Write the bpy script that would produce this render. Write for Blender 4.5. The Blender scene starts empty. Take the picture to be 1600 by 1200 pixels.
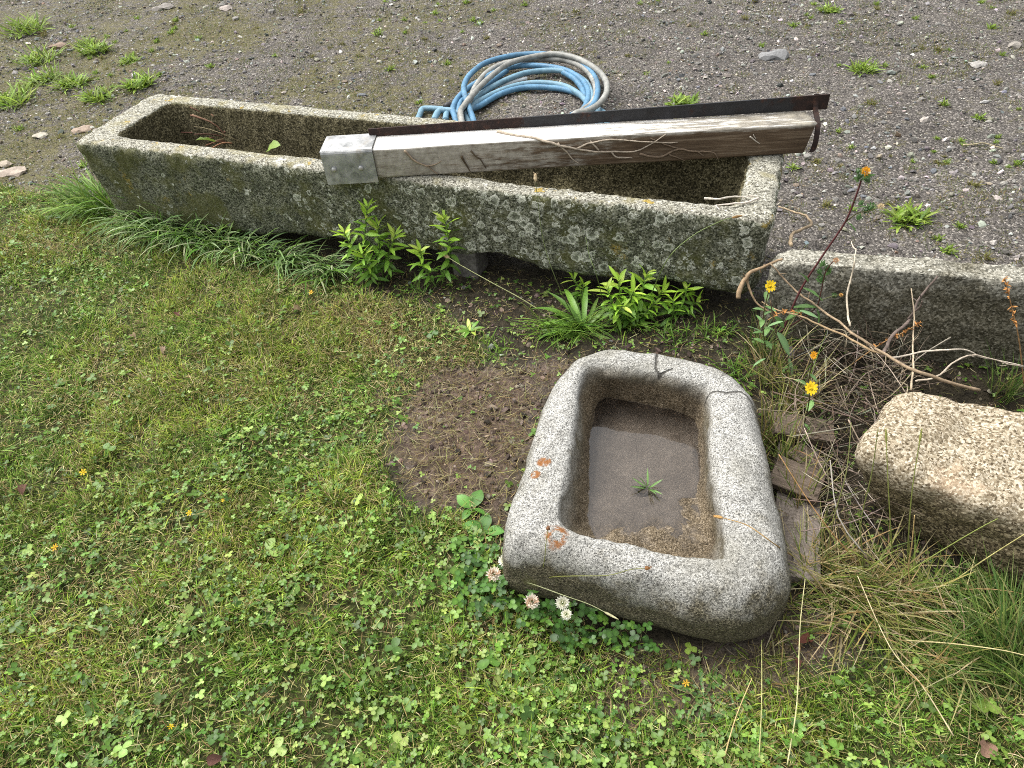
import bpy, math, random
import numpy as np
from mathutils import Vector, Matrix, Euler, Quaternion
R = math.radians
rng = np.random.default_rng(11)
random.seed(5)
sc = bpy.context.scene
COL = sc.collection

# ------------------------------------------------------------------ camera, sky, sun, exposure
CAM = np.array([0, 0, 1.5])
FW = np.array([0., 0.72325357, -0.69058256])
RT = np.array([0.99541397, -0.06606181, -0.06918716])
DN = np.array([-0.09566099, -0.68741553, -0.71993671])
FPX = 1110.6
cd = bpy.data.cameras.new('camera')
cd.sensor_width = 36
cd.lens = FPX / 1600 * 36
cd.clip_start = .02
cd.clip_end = 400
cam = bpy.data.objects.new('camera', cd)
COL.objects.link(cam)
cam.matrix_world = Matrix(((RT[0], -DN[0], -FW[0], CAM[0]), (RT[1], -DN[1], -FW[1], CAM[1]),
                           (RT[2], -DN[2], -FW[2], CAM[2]), (0, 0, 0, 1)))
sc.camera = cam
SUN_EL, SUN_AZ = R(60), R(-55)          # azimuth measured from +Y towards +X
w = bpy.data.worlds.new('World')
sc.world = w
w.use_nodes = True
wn = w.node_tree
bg = wn.nodes['Background']
sky = wn.nodes.new('ShaderNodeTexSky')
sky.sky_type = 'NISHITA'
sky.sun_disc = False
sky.sun_elevation = SUN_EL
sky.sun_rotation = SUN_AZ
sky.dust_density = 6
sky.air_density = 2
hs = wn.nodes.new('ShaderNodeHueSaturation')
hs.inputs['Saturation'].default_value = .16     # a closed cloud cover is nearly grey
wn.links.new(sky.outputs[0], hs.inputs['Color'])
wn.links.new(hs.outputs[0], bg.inputs[0])
bg.inputs[1].default_value = .15
sl = bpy.data.lights.new('sun', 'SUN')
sl.energy = 1.45
sl.angle = R(38)
sl.color = (1, .965, .91)
so = bpy.data.objects.new('sun', sl)
COL.objects.link(so)
so.rotation_euler = Vector((math.cos(SUN_EL) * math.sin(SUN_AZ), math.cos(SUN_EL) * math.cos(SUN_AZ), math.sin(SUN_EL))).to_track_quat('Z', 'Y').to_euler()
sc.view_settings.view_transform = 'Standard'
sc.view_settings.look = 'None'
sc.view_settings.exposure = 0.96
sc.view_settings.gamma = 1
sc.view_settings.use_curve_mapping = False
sc.render.engine = 'CYCLES'
sc.cycles.filter_width = 1.0
sc.cycles.use_denoising = False
sc.cycles.max_bounces = 6
sc.cycles.transparent_max_bounces = 8

# ------------------------------------------------------------------ where a point of the photograph lies in the place
def ray(x, y):
    v = FW * FPX + RT * (x - 800) + DN * (y - 600)
    return v
def at(x, y, z=0.):                    # on the level z
    q = ray(x, y)
    return CAM + q * ((z - CAM[2]) / q[2])
def atY(x, y, Y):                      # on the upright plane y = Y
    q = ray(x, y)
    return CAM + q * (Y / q[1])
def proj(P):
    q = P - CAM
    z = q @ FW
    return 800 + FPX * (q @ RT) / z, 600 + FPX * (q @ DN) / z
def in_view(P, m=.12):
    x, y = proj(P)
    return (x > -1600 * m) & (x < 1600 * (1 + m)) & (y > -1200 * m) & (y < 1200 * (1 + m))

# ------------------------------------------------------------------ noise and masks
def _hash(i, j, k):
    n = (i.astype(np.int64) * 374761393 + j.astype(np.int64) * 668265263 + k.astype(np.int64) * 1274126177) & 0xffffffff
    n = ((n ^ (n >> 13)) * 1274126177) & 0xffffffff
    n = (n ^ (n >> 16)) & 0xffffff
    return n / float(0xffffff)
def vnoise(P):
    P = np.asarray(P, float)
    if P.shape[-1] == 2:
        P = np.concatenate([P, np.zeros(P.shape[:-1] + (1,))], -1)
    I = np.floor(P)
    f = P - I
    f = f * f * (3 - 2 * f)
    I = I.astype(np.int64)
    r = 0
    for a in (0, 1):
        for b in (0, 1):
            for c in (0, 1):
                wgt = (f[..., 0] if a else 1 - f[..., 0]) * (f[..., 1] if b else 1 - f[..., 1]) * (f[..., 2] if c else 1 - f[..., 2])
                r = r + wgt * _hash(I[..., 0] + a, I[..., 1] + b, I[..., 2] + c)
    return r
def fbm(P, oct=4, lac=2.03, gain=.5):
    r, a, s = 0, 1, 0
    P = np.asarray(P, float)
    for o in range(oct):
        r = r + a * vnoise(P + 17.3 * o)
        s += a
        a *= gain
        P = P * lac
    return r / s
def sstep(x, a, b):
    t = np.clip((x - a) / (b - a), 0, 1)
    return t * t * (3 - 2 * t)
def poly_sd(P, poly):                  # signed distance, positive inside
    P = np.asarray(P)[:, :2]
    poly = np.asarray(poly)[:, :2]
    n = len(poly)
    d = np.full(len(P), 1e9)
    ins = np.zeros(len(P), bool)
    for i in range(n):
        a, b = poly[i], poly[(i + 1) % n]
        e = b - a
        wv = P - a
        t = np.clip((wv @ e) / (e @ e + 1e-12), 0, 1)
        q = wv - t[:, None] * e
        d = np.minimum(d, np.hypot(q[:, 0], q[:, 1]))
        c = (a[1] > P[:, 1]) != (b[1] > P[:, 1])
        xs = a[0] + (P[:, 1] - a[1]) / (b[1] - a[1] + 1e-12) * (b[0] - a[0])
        ins ^= c & (P[:, 0] < xs)
    return np.where(ins, d, -d)
def gpoly(pts):
    return np.array([at(x, y)[:2] for x, y in pts])

# ------------------------------------------------------------------ objects
def add(name, me, mat=None, parent=None, loc=(0, 0, 0), rot=None, scale=None, label=None, cat=None, group=None, kind=None):
    o = bpy.data.objects.new(name, me)
    COL.objects.link(o)
    if mat is not None and me is not None and len(me.materials) == 0:
        for m in (mat if isinstance(mat, (list, tuple)) else [mat]):
            me.materials.append(m)
    o.location = loc
    if rot is not None:
        if isinstance(rot, Quaternion):
            o.rotation_mode = 'QUATERNION'
            o.rotation_quaternion = rot
        else:
            o.rotation_euler = rot
    if scale is not None:
        o.scale = (scale,) * 3 if np.isscalar(scale) else scale
    if parent is not None:
        o.parent = parent
    if label:
        o['label'] = label
    if cat:
        o['category'] = cat
    if group:
        o['group'] = group
    if kind:
        o['kind'] = kind
    return o
def thing(name, loc, label, cat, group=None, rotz=0):
    return add(name, None, loc=loc, rot=(0, 0, rotz), label=label, cat=cat, group=group)

def mesh(name, V, F, col=None, smooth=True, attrs=None):
    """F: list of faces, or list of int arrays (n,3)/(n,4)."""
    me = bpy.data.meshes.new(name)
    V = np.ascontiguousarray(V, dtype=np.float32)
    if isinstance(F, np.ndarray):
        F = [F]
    if len(F) and isinstance(F[0], np.ndarray) and F[0].ndim == 2:
        loops = np.concatenate([f.ravel() for f in F]).astype(np.int32)
        cnt = np.concatenate([np.full(len(f), f.shape[1]) for f in F]).astype(np.int32)
    else:
        loops = np.array([i for f in F for i in f], np.int32)
        cnt = np.array([len(f) for f in F], np.int32)
    me.vertices.add(len(V))
    me.vertices.foreach_set('co', V.ravel())
    me.loops.add(len(loops))
    me.loops.foreach_set('vertex_index', loops)
    me.polygons.add(len(cnt))
    st = np.concatenate([[0], np.cumsum(cnt)[:-1]]).astype(np.int32)
    me.polygons.foreach_set('loop_start', st)
    me.polygons.foreach_set('loop_total', cnt)
    me.polygons.foreach_set('use_smooth', np.full(len(cnt), smooth))
    me.update(calc_edges=True)
    if col is not None:
        c = np.ones((len(V), 4), np.float32)
        c[:, :3] = col
        a = me.attributes.new('col', 'FLOAT_COLOR', 'POINT')
        a.data.foreach_set('color', c.ravel())
    if attrs:
        for k, v in attrs.items():
            v = np.asarray(v, np.float32)
            if v.ndim == 1:
                me.attributes.new(k, 'FLOAT', 'POINT').data.foreach_set('value', v)
            else:
                c = np.ones((len(V), 4), np.float32)
                c[:, :3] = v
                me.attributes.new(k, 'FLOAT_COLOR', 'POINT').data.foreach_set('color', c.ravel())
    return me
def vnormals(V, F):
    me = mesh('tmp', V, F)
    n = np.zeros(len(V) * 3, np.float32)
    me.vertex_normals.foreach_get('vector', n)
    bpy.data.meshes.remove(me)
    return n.reshape(-1, 3).astype(float)

class MB:                              # collects pieces of one mesh
    def __init__(s):
        s.V, s.F, s.C, s.n, s.M = [], [], [], 0, []
    def put(s, V, F, col=(.5, .5, .5), mi=0):
        V = np.asarray(V, float)
        s.V.append(V)
        s.F += [[i + s.n for i in f] for f in F]
        s.C.append(np.broadcast_to(np.asarray(col, float), (len(V), 3)))
        s.M += [mi] * len(F)
        s.n += len(V)
        return s
    def build(s, name, smooth=True):
        me = mesh(name, np.concatenate(s.V), s.F, np.concatenate(s.C), smooth)
        if any(s.M):
            me.polygons.foreach_set('material_index', s.M)
        return me
def spline(pts, n=8, closed=False):
    P = np.asarray(pts, float)
    N = len(P)
    out = []
    for i in range(N if closed else N - 1):
        if closed:
            p0, p1, p2, p3 = P[(i - 1) % N], P[i], P[(i + 1) % N], P[(i + 2) % N]
        else:
            p0, p1, p2, p3 = P[max(i - 1, 0)], P[i], P[i + 1], P[min(i + 2, N - 1)]
        for k in range(n):
            t = k / n
            out.append(.5 * ((2 * p1) + (-p0 + p2) * t + (2 * p0 - 5 * p1 + 4 * p2 - p3) * t * t + (-p0 + 3 * p1 - 3 * p2 + p3) * t ** 3))
    if not closed:
        out.append(P[-1])
    return np.array(out)
def tube(pts, rad, sides=6, closed=False, cap=True):
    P = np.asarray(pts, float)
    n = len(P)
    rad = np.broadcast_to(np.asarray(rad, float), (n,))
    T = (np.roll(P, -1, 0) - np.roll(P, 1, 0)) if closed else np.gradient(P, axis=0)
    T = T / (np.linalg.norm(T, axis=1)[:, None] + 1e-9)
    up = np.array([0, 0, 1.]) if abs(T[0, 2]) < .9 else np.array([1., 0, 0])
    V = []
    for i in range(n):
        a = np.cross(T[i], up)
        a /= np.linalg.norm(a) + 1e-9
        b = np.cross(a, T[i])
        up = b
        for k in range(sides):
            th = 2 * math.pi * k / sides
            V.append(P[i] + rad[i] * (math.cos(th) * a + math.sin(th) * b))
    F = []
    for i in range(n if closed else n - 1):
        j = (i + 1) % n
        for k in range(sides):
            l = (k + 1) % sides
            F.append([i * sides + k, i * sides + l, j * sides + l, j * sides + k])
    if cap and not closed:
        F.append(list(range(sides))[::-1])
        F.append([(n - 1) * sides + k for k in range(sides)])
    return np.array(V), F
def box(x0, x1, y0, y1, z0, z1, bev=.003):
    """a bevelled block: three loops per end, rounded edges"""
    import bmesh
    bm = bmesh.new()
    bmesh.ops.create_cube(bm, size=1)
    for v in bm.verts:
        v.co = ((x0 + x1) / 2 + v.co.x * (x1 - x0), (y0 + y1) / 2 + v.co.y * (y1 - y0), (z0 + z1) / 2 + v.co.z * (z1 - z0))
    if bev:
        bmesh.ops.bevel(bm, geom=bm.edges[:], offset=bev, segments=2, affect='EDGES', profile=.6)
    V = [tuple(v.co) for v in bm.verts]
    F = [[v.index for v in f.verts] for f in bm.faces]
    bm.free()
    return np.array(V), F
def ribbons(base, az, tilt, length, width, bend, seg, col, tipcol=None, roll=0., taper=.55, curl=0.):
    """many curved blades at once. tilt/bend in radians from the vertical."""
    n = len(base)
    B = lambda a: np.broadcast_to(np.asarray(a, float), (n,))
    az, tilt, length, width, bend, roll, curl = map(B, (az, tilt, length, width, bend, roll, curl))
    pos = np.array(base, float)
    V = np.zeros((n, seg * 2 + 1, 3))
    C = np.zeros((n, seg * 2 + 1, 3))
    col = np.broadcast_to(np.asarray(col, float), (n, 3))
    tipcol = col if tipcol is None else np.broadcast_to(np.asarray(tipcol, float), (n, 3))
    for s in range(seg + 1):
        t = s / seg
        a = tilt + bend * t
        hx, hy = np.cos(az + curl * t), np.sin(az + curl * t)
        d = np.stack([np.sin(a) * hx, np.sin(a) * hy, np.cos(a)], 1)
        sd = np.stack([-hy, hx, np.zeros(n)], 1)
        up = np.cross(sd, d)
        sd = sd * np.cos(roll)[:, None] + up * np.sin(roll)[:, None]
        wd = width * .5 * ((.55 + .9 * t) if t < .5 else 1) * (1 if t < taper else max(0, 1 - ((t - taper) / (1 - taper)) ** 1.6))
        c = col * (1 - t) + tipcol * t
        if s < seg:
            V[:, 2 * s] = pos - sd * wd[:, None]
            V[:, 2 * s + 1] = pos + sd * wd[:, None]
            C[:, 2 * s] = C[:, 2 * s + 1] = c
        else:
            V[:, 2 * s] = pos
            C[:, 2 * s] = c
        am = tilt + bend * (t + .5 / seg)
        pos = pos + (length / seg)[:, None] * np.stack([np.sin(am) * hx, np.sin(am) * hy, np.cos(am)], 1)
    k = seg * 2 + 1
    off = (np.arange(n) * k)[:, None]
    F = []
    for s in range(seg - 1):
        F.append(off + np.array([[2 * s, 2 * s + 1, 2 * s + 3, 2 * s + 2]]))
    T = off + np.array([[2 * seg - 2, 2 * seg - 1, 2 * seg]])
    Fq = [np.concatenate(F)] if F else []
    return V.reshape(-1, 3), Fq + [T], C.reshape(-1, 3)
def pick(cols, n, p=None, jit=.18):
    c = np.asarray(cols, float)[rng.choice(len(cols), n, p=p)]
    return np.clip(c * (1 + jit * rng.standard_normal((n, 1))) * (1 + .06 * rng.standard_normal((n, 3))), .004, .8)

# ------------------------------------------------------------------ material helper
class G:
    def __init__(s, name, rough=.8, spec=.3):
        s.m = bpy.data.materials.new(name)
        s.m.use_nodes = True
        s.nt = s.m.node_tree
        s.nt.nodes.clear()
        s.out = s.nt.nodes.new('ShaderNodeOutputMaterial')
        s.b = s.nt.nodes.new('ShaderNodeBsdfPrincipled')
        s.nt.links.new(s.b.outputs[0], s.out.inputs[0])
        s.b.inputs['Roughness'].default_value = rough
        s.b.inputs['Specular IOR Level'].default_value = spec
        s.tc = None
    def new(s, t, **kw):
        n = s.nt.nodes.new(t)
        for k, v in kw.items():
            setattr(n, k, v)
        return n
    def set(s, sock, v):
        if isinstance(v, bpy.types.NodeSocket):
            s.nt.links.new(v, sock)
        elif v is not None:
            if hasattr(sock.default_value, '__len__'):
                v = tuple(v) if hasattr(v, '__len__') else (v,) * len(sock.default_value)
                if len(sock.default_value) == 4 and len(v) == 3:
                    v = v + (1,)
            sock.default_value = v
    def obj(s):
        if s.tc is None:
            s.tc = s.new('ShaderNodeTexCoord')
        return s.tc.outputs['Object']
    def attr(s, name, out='Color'):
        n = s.new('ShaderNodeAttribute', attribute_name=name)
        return n.outputs[out]
    def map(s, vec, scale=(1, 1, 1), loc=(0, 0, 0), rot=(0, 0, 0)):
        n = s.new('ShaderNodeMapping')
        s.set(n.inputs[0], vec)
        n.inputs['Scale'].default_value = scale
        n.inputs['Location'].default_value = loc
        n.inputs['Rotation'].default_value = rot
        return n.outputs[0]
    def noise(s, scale, detail=4, rough=.55, vec=None, dist=0, out='Fac'):
        n = s.new('ShaderNodeTexNoise')
        s.set(n.inputs['Vector'], vec if vec is not None else s.obj())
        n.inputs['Scale'].default_value = scale
        n.inputs['Detail'].default_value = detail
        n.inputs['Roughness'].default_value = rough
        n.inputs['Distortion'].default_value = dist
        return n.outputs[out]
    def vor(s, scale, vec=None, feature='F1', rand=1):
        n = s.new('ShaderNodeTexVoronoi', feature=feature)
        s.set(n.inputs['Vector'], vec if vec is not None else s.obj())
        n.inputs['Scale'].default_value = scale
        n.inputs['Randomness'].default_value = rand
        return n
    def ramp(s, fac, stops, interp='LINEAR'):
        n = s.new('ShaderNodeValToRGB')
        n.color_ramp.interpolation = interp
        e = n.color_ramp.elements
        while len(e) < len(stops):
            e.new(.5)
        for i, (p, c) in enumerate(stops):
            e[i].position = p
            c = (c, c, c) if np.isscalar(c) else c
            e[i].color = tuple(c) + (1,)
        s.set(n.inputs[0], fac)
        return n.outputs[0]
    def mr(s, v, a, b, c=0., d=1.):
        n = s.new('ShaderNodeMapRange', interpolation_type='SMOOTHSTEP')
        s.set(n.inputs['Value'], v)
        for k, x in zip(('From Min', 'From Max', 'To Min', 'To Max'), (a, b, c, d)):
            s.set(n.inputs[k], x)
        return n.outputs[0]
    def op(s, o, a, b=None):
        n = s.new('ShaderNodeMath', operation=o)
        s.set(n.inputs[0], a)
        if b is not None:
            s.set(n.inputs[1], b)
        return n.outputs[0]
    def mul(s, a, b): return s.op('MULTIPLY', a, b)
    def addm(s, a, b): return s.op('ADD', a, b)
    def vop(s, o, a, b=None, out=0):
        n = s.new('ShaderNodeVectorMath', operation=o)
        s.set(n.inputs[0], a)
        if b is not None:
            s.set(n.inputs[1], b)
        return n.outputs[out]
    def mix(s, f, a, b, mode='MIX'):
        n = s.new('ShaderNodeMix', data_type='RGBA', blend_type=mode)
        s.set(n.inputs[0], f)
        s.set(n.inputs[6], a)
        s.set(n.inputs[7], b)
        return n.outputs[2]
    def sep(s, v):
        n = s.new('ShaderNodeSeparateXYZ')
        s.set(n.inputs[0], v)
        return n.outputs
    def bump(s, h, strength=.5, dist=.01, normal=None):
        n = s.new('ShaderNodeBump')
        s.set(n.inputs['Height'], h)
        n.inputs['Strength'].default_value = strength
        n.inputs['Distance'].default_value = dist
        if normal is not None:
            s.set(n.inputs['Normal'], normal)
        return n.outputs[0]
    def fin(s, col=None, normal=None, rough=None):
        if col is not None:
            s.set(s.b.inputs['Base Color'], col)
        if normal is not None:
            s.set(s.b.inputs['Normal'], normal)
        if rough is not None:
            s.set(s.b.inputs['Roughness'], rough)
        return s.m
    def segdist(s, p, a, b):           # distance of point p to the segment a-b
        a, b = np.array(a, float), np.array(b, float)
        e = b - a
        pa = s.vop('SUBTRACT', p, tuple(a))
        t = s.new('ShaderNodeMath', operation='MULTIPLY', use_clamp=True)
        s.set(t.inputs[0], s.vop('DOT_PRODUCT', pa, tuple(e), out=1))
        t.inputs[1].default_value = 1 / float(e @ e)
        sc_ = s.new('ShaderNodeVectorMath', operation='SCALE')
        sc_.inputs[0].default_value = tuple(e)
        s.set(sc_.inputs['Scale'], t.outputs[0])
        return s.vop('LENGTH', s.vop('SUBTRACT', pa, sc_.outputs[0]), out=1)

def leafmat(name, trans=.35, rough=.5, spec=.35, rnd=.25):
    g = G(name, rough, spec)
    c = g.attr('col')
    oi = g.new('ShaderNodeObjectInfo')
    hv = g.new('ShaderNodeHueSaturation')
    g.set(hv.inputs['Color'], c)
    g.set(hv.inputs['Value'], g.mr(oi.outputs['Random'], 0, 1, 1 - rnd, 1 + rnd))
    n = g.noise(180, 2)
    c2 = g.mix(.35, hv.outputs[0], g.ramp(n, [(.3, .55), (.7, 1.35)]), 'MULTIPLY')
    g.fin(c2)
    t = g.new('ShaderNodeBsdfTranslucent')
    g.set(t.inputs[0], c2)
    mx = g.new('ShaderNodeMixShader')
    mx.inputs[0].default_value = trans
    g.nt.links.new(g.b.outputs[0], mx.inputs[1])
    g.nt.links.new(t.outputs[0], mx.inputs[2])
    g.nt.links.new(mx.outputs[0], g.out.inputs[0])
    return g.m
M_BLADE = leafmat('grass_blade', .4, .55, .3, 0)
M_LEAF = leafmat('leaf', .35, .42, .4)
def drymat(name='dry_stem', rough=.8):
    g = G(name, rough, .2)
    c = g.attr('col')
    n = g.noise(90, 4, .6)
    return g.fin(g.mix(.8, c, g.ramp(n, [(.25, .45), (.75, 1.45)]), 'MULTIPLY'), g.bump(n, .4, .002))
M_DRY = drymat()

# ------------------------------------------------------------------ plan of the place
TA = R(-23.5454)                        # direction of the long trough
TU = np.array([math.cos(TA), math.sin(TA)])
TV = np.array([-math.sin(TA), math.cos(TA)])
TC = np.array([-0.3249, 2.4824])
TL, TW, TH = 1.3184, .2437, .38
def tr(u, v):
    return TC + TU * u + TV * v
TROUGH = np.array([tr(-TL, -TW), tr(TL, -TW), tr(TL, TW), tr(-TL, TW)])
SINK = np.array([(-.060, .872), (-.05, .955), (-.02, 1.043), (.04, 1.219), (.092, 1.342), (.165, 1.440), (.25, 1.478), (.36, 1.457),
                 (.455, 1.420), (.560, 1.346), (.612, 1.256), (.606, 1.167), (.577, .97), (.552, .80), (.537, .728), (.49, .682), (.43, .667),
                 (.36, .680), (.17, .760), (.06, .812), (-.035, .842)])
LAWN = gpoly([(-900, 250), (-300, 262), (0, 288), (70, 292), (130, 318), (185, 352), (330, 385), (470, 412), (560, 450), (690, 490), (765, 530), (780, 565), (700, 585),
              (630, 640), (612, 720), (640, 800), (730, 800), (775, 850), (850, 930), (930, 985), (1000, 1010), (1200, 1020), (1250, 1030), (1340, 1020), (1450, 985),
              (1620, 1040), (2000, 1120), (2300, 1500), (800, 1500), (-600, 1500), (-2500, 900), (-2500, 300)])
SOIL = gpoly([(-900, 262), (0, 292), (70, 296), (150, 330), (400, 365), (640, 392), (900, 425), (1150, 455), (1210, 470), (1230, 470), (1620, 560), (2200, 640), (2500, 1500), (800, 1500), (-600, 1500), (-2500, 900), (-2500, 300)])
PATCH = gpoly([(640, 580), (740, 570), (850, 575), (870, 600), (800, 740), (780, 800), (690, 800), (640, 770), (610, 720), (620, 640)])
PATCH2 = gpoly([(910, 1010), (1020, 1000), (1180, 1010), (1240, 960), (1320, 990), (1290, 1060), (1220, 1090), (1060, 1120), (990, 1130), (920, 1090)])
DRYZ = gpoly([(500, 470), (620, 470), (720, 500), (750, 560), (680, 620), (600, 610), (560, 550)])

def masks(P):
    n = fbm(P[:, :2] * 5, 4) - .5
    n2 = fbm(P[:, :2] * 17 + 40, 3) - .5
    lawn = sstep(poly_sd(P, LAWN) + n * .12 + n2 * .06, -.03, .05)
    patch = np.maximum(sstep(poly_sd(P, PATCH) + n * .17 + n2 * .14, -.05, .07), sstep(poly_sd(P, PATCH2) + n * .08 + n2 * .06, -.04, .04) * .8)
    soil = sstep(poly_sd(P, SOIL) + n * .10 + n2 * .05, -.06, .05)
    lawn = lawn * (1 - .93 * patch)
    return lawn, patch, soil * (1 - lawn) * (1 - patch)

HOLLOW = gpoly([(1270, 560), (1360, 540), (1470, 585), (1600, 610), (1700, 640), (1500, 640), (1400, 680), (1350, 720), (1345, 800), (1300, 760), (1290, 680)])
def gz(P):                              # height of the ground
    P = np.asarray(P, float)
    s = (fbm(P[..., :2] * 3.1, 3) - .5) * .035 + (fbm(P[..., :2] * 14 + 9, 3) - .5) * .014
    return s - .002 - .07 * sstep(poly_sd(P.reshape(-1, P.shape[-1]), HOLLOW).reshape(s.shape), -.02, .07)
def gzp(x, y):
    return float(gz(np.array([[x, y]]))[0])

# ------------------------------------------------------------------ SETTING: the ground, one sheet
def ground():
    def axis(lo, hi, step, far):
        a = np.arange(lo, hi + step / 2, step)
        k = step * 1.35 ** np.arange(1, 40)
        r = hi + np.cumsum(k)
        l = lo - np.cumsum(k)
        return np.concatenate([l[l > -far][::-1], a, r[r < far]])
    X = axis(-2.6, 2.0, .016, 130)
    Y = axis(.2, 4.4, .016, 130)
    xx, yy = np.meshgrid(X, Y)
    P = np.stack([xx.ravel(), yy.ravel()], 1)
    lawn, patch, soil = masks(P)
    z = gz(P) + (fbm(P * 45, 2) - .5) * (.004 + .006 * (patch + soil))
    nx, ny = len(X), len(Y)
    i = np.arange(nx - 1)[None, :] + nx * np.arange(ny - 1)[:, None]
    i = i.ravel()
    F = np.stack([i, i + 1, i + nx + 1, i + nx], 1)
    moss = np.clip(sstep(fbm(P * 1.7 + 5, 4), .42, .6) * sstep(-P[:, 0], -1.5, 1.6) + .5 * sstep(-P[:, 0], .6, 2.2), 0, 1)
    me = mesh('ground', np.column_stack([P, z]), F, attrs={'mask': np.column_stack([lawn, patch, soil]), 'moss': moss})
    g = G('ground', .92, .2)
    m = g.sep(g.attr('mask'))
    ms = g.attr('moss', 'Fac')
    co = g.obj()
    # gravel: crushed grey stone in fine grit
    v1 = g.vor(75, co)
    v2 = g.vor(190, co)
    n1 = g.noise(2.2, 5, .6, co)
    n2 = g.noise(320, 3, .6, co)
    st1 = g.ramp(g.sep(v1.outputs['Color'])[0], [(0, (.034, .032, .030)), (.45, (.080, .075, .069)), (.8, (.138, .130, .12)), (1, (.31, .296, .27))])
    st2 = g.ramp(g.sep(v2.outputs['Color'])[1], [(0, (.028, .026, .024)), (.55, (.082, .076, .070)), (.88, (.145, .136, .125)), (1, (.35, .33, .30))])
    grav = g.mix(g.mr(v1.outputs['Distance'], .25, .5), st1, st2)
    grav = g.mix(.75, grav, g.ramp(n1, [(.3, (.72, .68, .66)), (.7, (1.25, 1.2, 1.16))]), 'MULTIPLY')
    mossc = g.ramp(g.noise(60, 3, .6, co), [(.3, (.05, .045, .015)), (.6, (.13, .12, .035)), (.8, (.20, .17, .06))])
    mf = g.mr(g.addm(g.mul(ms, .20), g.noise(17, 6, .75, co)), .53, .72)
    grav = g.mix(g.mul(mf, .6), grav, mossc)
    # bare brown earth with bits of straw
    e = g.noise(35, 6, .68, co)
    soilc = g.ramp(e, [(.25, (.026, .018, .013)), (.5, (.082, .058, .043)), (.72, (.18, .13, .10)), (.9, (.32, .245, .19))])
    darks = g.ramp(g.noise(28, 6, .68, co), [(.3, (.012, .010, .007)), (.55, (.035, .029, .018)), (.75, (.075, .06, .04)), (.9, (.15, .13, .10))])  # dark earth, with shade of the gaps round heap and boulder painted in
    thatch = g.ramp(g.noise(70, 5, .7, co), [(.3, (.012, .013, .005)), (.55, (.05, .055, .016)), (.8, (.15, .14, .05))])
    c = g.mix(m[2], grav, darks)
    c = g.mix(m[1], c, soilc)
    c = g.mix(m[0], c, thatch)
    h = g.addm(g.mul(g.op('SUBTRACT', 1, v1.outputs['Distance']), .6), g.addm(g.mul(n2, .25), g.mul(g.op('SUBTRACT', 1, v2.outputs['Distance']), .35)))
    h = g.addm(h, g.mul(e, .8))
    g.fin(c, g.bump(h, .9, .009))
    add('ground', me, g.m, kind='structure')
ground()

# ------------------------------------------------------------------ GRAVEL and loose stones
ICO_T = (1 + 5 ** .5) / 2
ICO = np.array([(-1, ICO_T, 0), (1, ICO_T, 0), (-1, -ICO_T, 0), (1, -ICO_T, 0), (0, -1, ICO_T), (0, 1, ICO_T), (0, -1, -ICO_T), (0, 1, -ICO_T), (ICO_T, 0, -1), (ICO_T, 0, 1), (-ICO_T, 0, -1), (-ICO_T, 0, 1)])
ICO /= np.linalg.norm(ICO[0])
ICOF = np.array([(0, 11, 5), (0, 5, 1), (0, 1, 7), (0, 7, 10), (0, 10, 11), (1, 5, 9), (5, 11, 4), (11, 10, 2), (10, 7, 6), (7, 1, 8), (3, 9, 4), (3, 4, 2), (3, 2, 6), (3, 6, 8), (3, 8, 9), (4, 9, 5), (2, 4, 11), (6, 2, 10), (8, 6, 7), (9, 8, 1)])
def scatter(n, x0, x1, y0, y1, m=.12):
    P = np.column_stack([rng.uniform(x0, x1, n), rng.uniform(y0, y1, n)])
    P = P[in_view(np.column_stack([P, np.zeros(len(P))]), m)]
    return P
STONE_COLS = [(.10, .096, .09), (.17, .163, .15), (.24, .23, .21), (.06, .058, .057), (.34, .325, .29), (.19, .15, .115), (.50, .48, .44), (.14, .148, .16)]
STONE_P = [.22, .25, .20, .10, .09, .06, .04, .04]
g = G('pebble', .85, .25)
_n = g.noise(60, 4, .6)
M_STONE = g.fin(g.mix(.8, g.attr('col'), g.ramp(_n, [(.25, .55), (.75, 1.4)]), 'MULTIPLY'), g.bump(_n, .5, .004))
def pebbles(P, rad, cols):
    n = len(P)
    q = rng.standard_normal((n, 3, 3))
    Q, _ = np.linalg.qr(q)
    S = np.stack([rng.uniform(.8, 1.5, n), rng.uniform(.7, 1.1, n), rng.uniform(.35, .8, n)], 1)
    V = ICO[None] * (1 + .22 * rng.standard_normal((n, 12, 1)))
    az = rng.uniform(0, 6.28, n)
    tz = Q * .35 + 0
    V = V * S[:, None] * rad[:, None, None]
    V = V + np.einsum('nij,nkj->nki', tz, V) * .6
    c, s = np.cos(az), np.sin(az)
    V = np.stack([V[..., 0] * c[:, None] - V[..., 1] * s[:, None], V[..., 0] * s[:, None] + V[..., 1] * c[:, None], V[..., 2]], -1)
    V[..., 0] += P[:, 0:1]
    V[..., 1] += P[:, 1:2]
    V[..., 2] += (gz(P) + rad * .22)[:, None]
    F = (np.arange(n) * 12)[:, None, None] + ICOF[None]
    return V.reshape(-1, 3), F.reshape(-1, 3), np.repeat(cols, 12, 0)
P = scatter(150000, -5.2, 4.6, 1.5, 7.2)
lawn, patch, soil = masks(P)
keep = (lawn < .3) & (patch < .3) & (rng.random(len(P)) < np.where(soil > .5, .05, 1)) & (poly_sd(P, TROUGH) < .02) & (poly_sd(P, SINK) < 0)
# stones gather in loose drifts
keep &= rng.random(len(P)) < .35 + .65 * sstep(fbm(P * 2.4 + 3, 3), .38, .62)
P = P[keep][:44000]
rad = np.clip(rng.lognormal(math.log(.0044), .55, len(P)), .002, .017)
V, F, C = pebbles(P, rad, pick(STONE_COLS, len(P), STONE_P, .2))
add('gravel', mesh('gravel', V, F, C, False), M_STONE, kind='stuff', label='loose grey crushed stone scattered over the yard')

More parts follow.
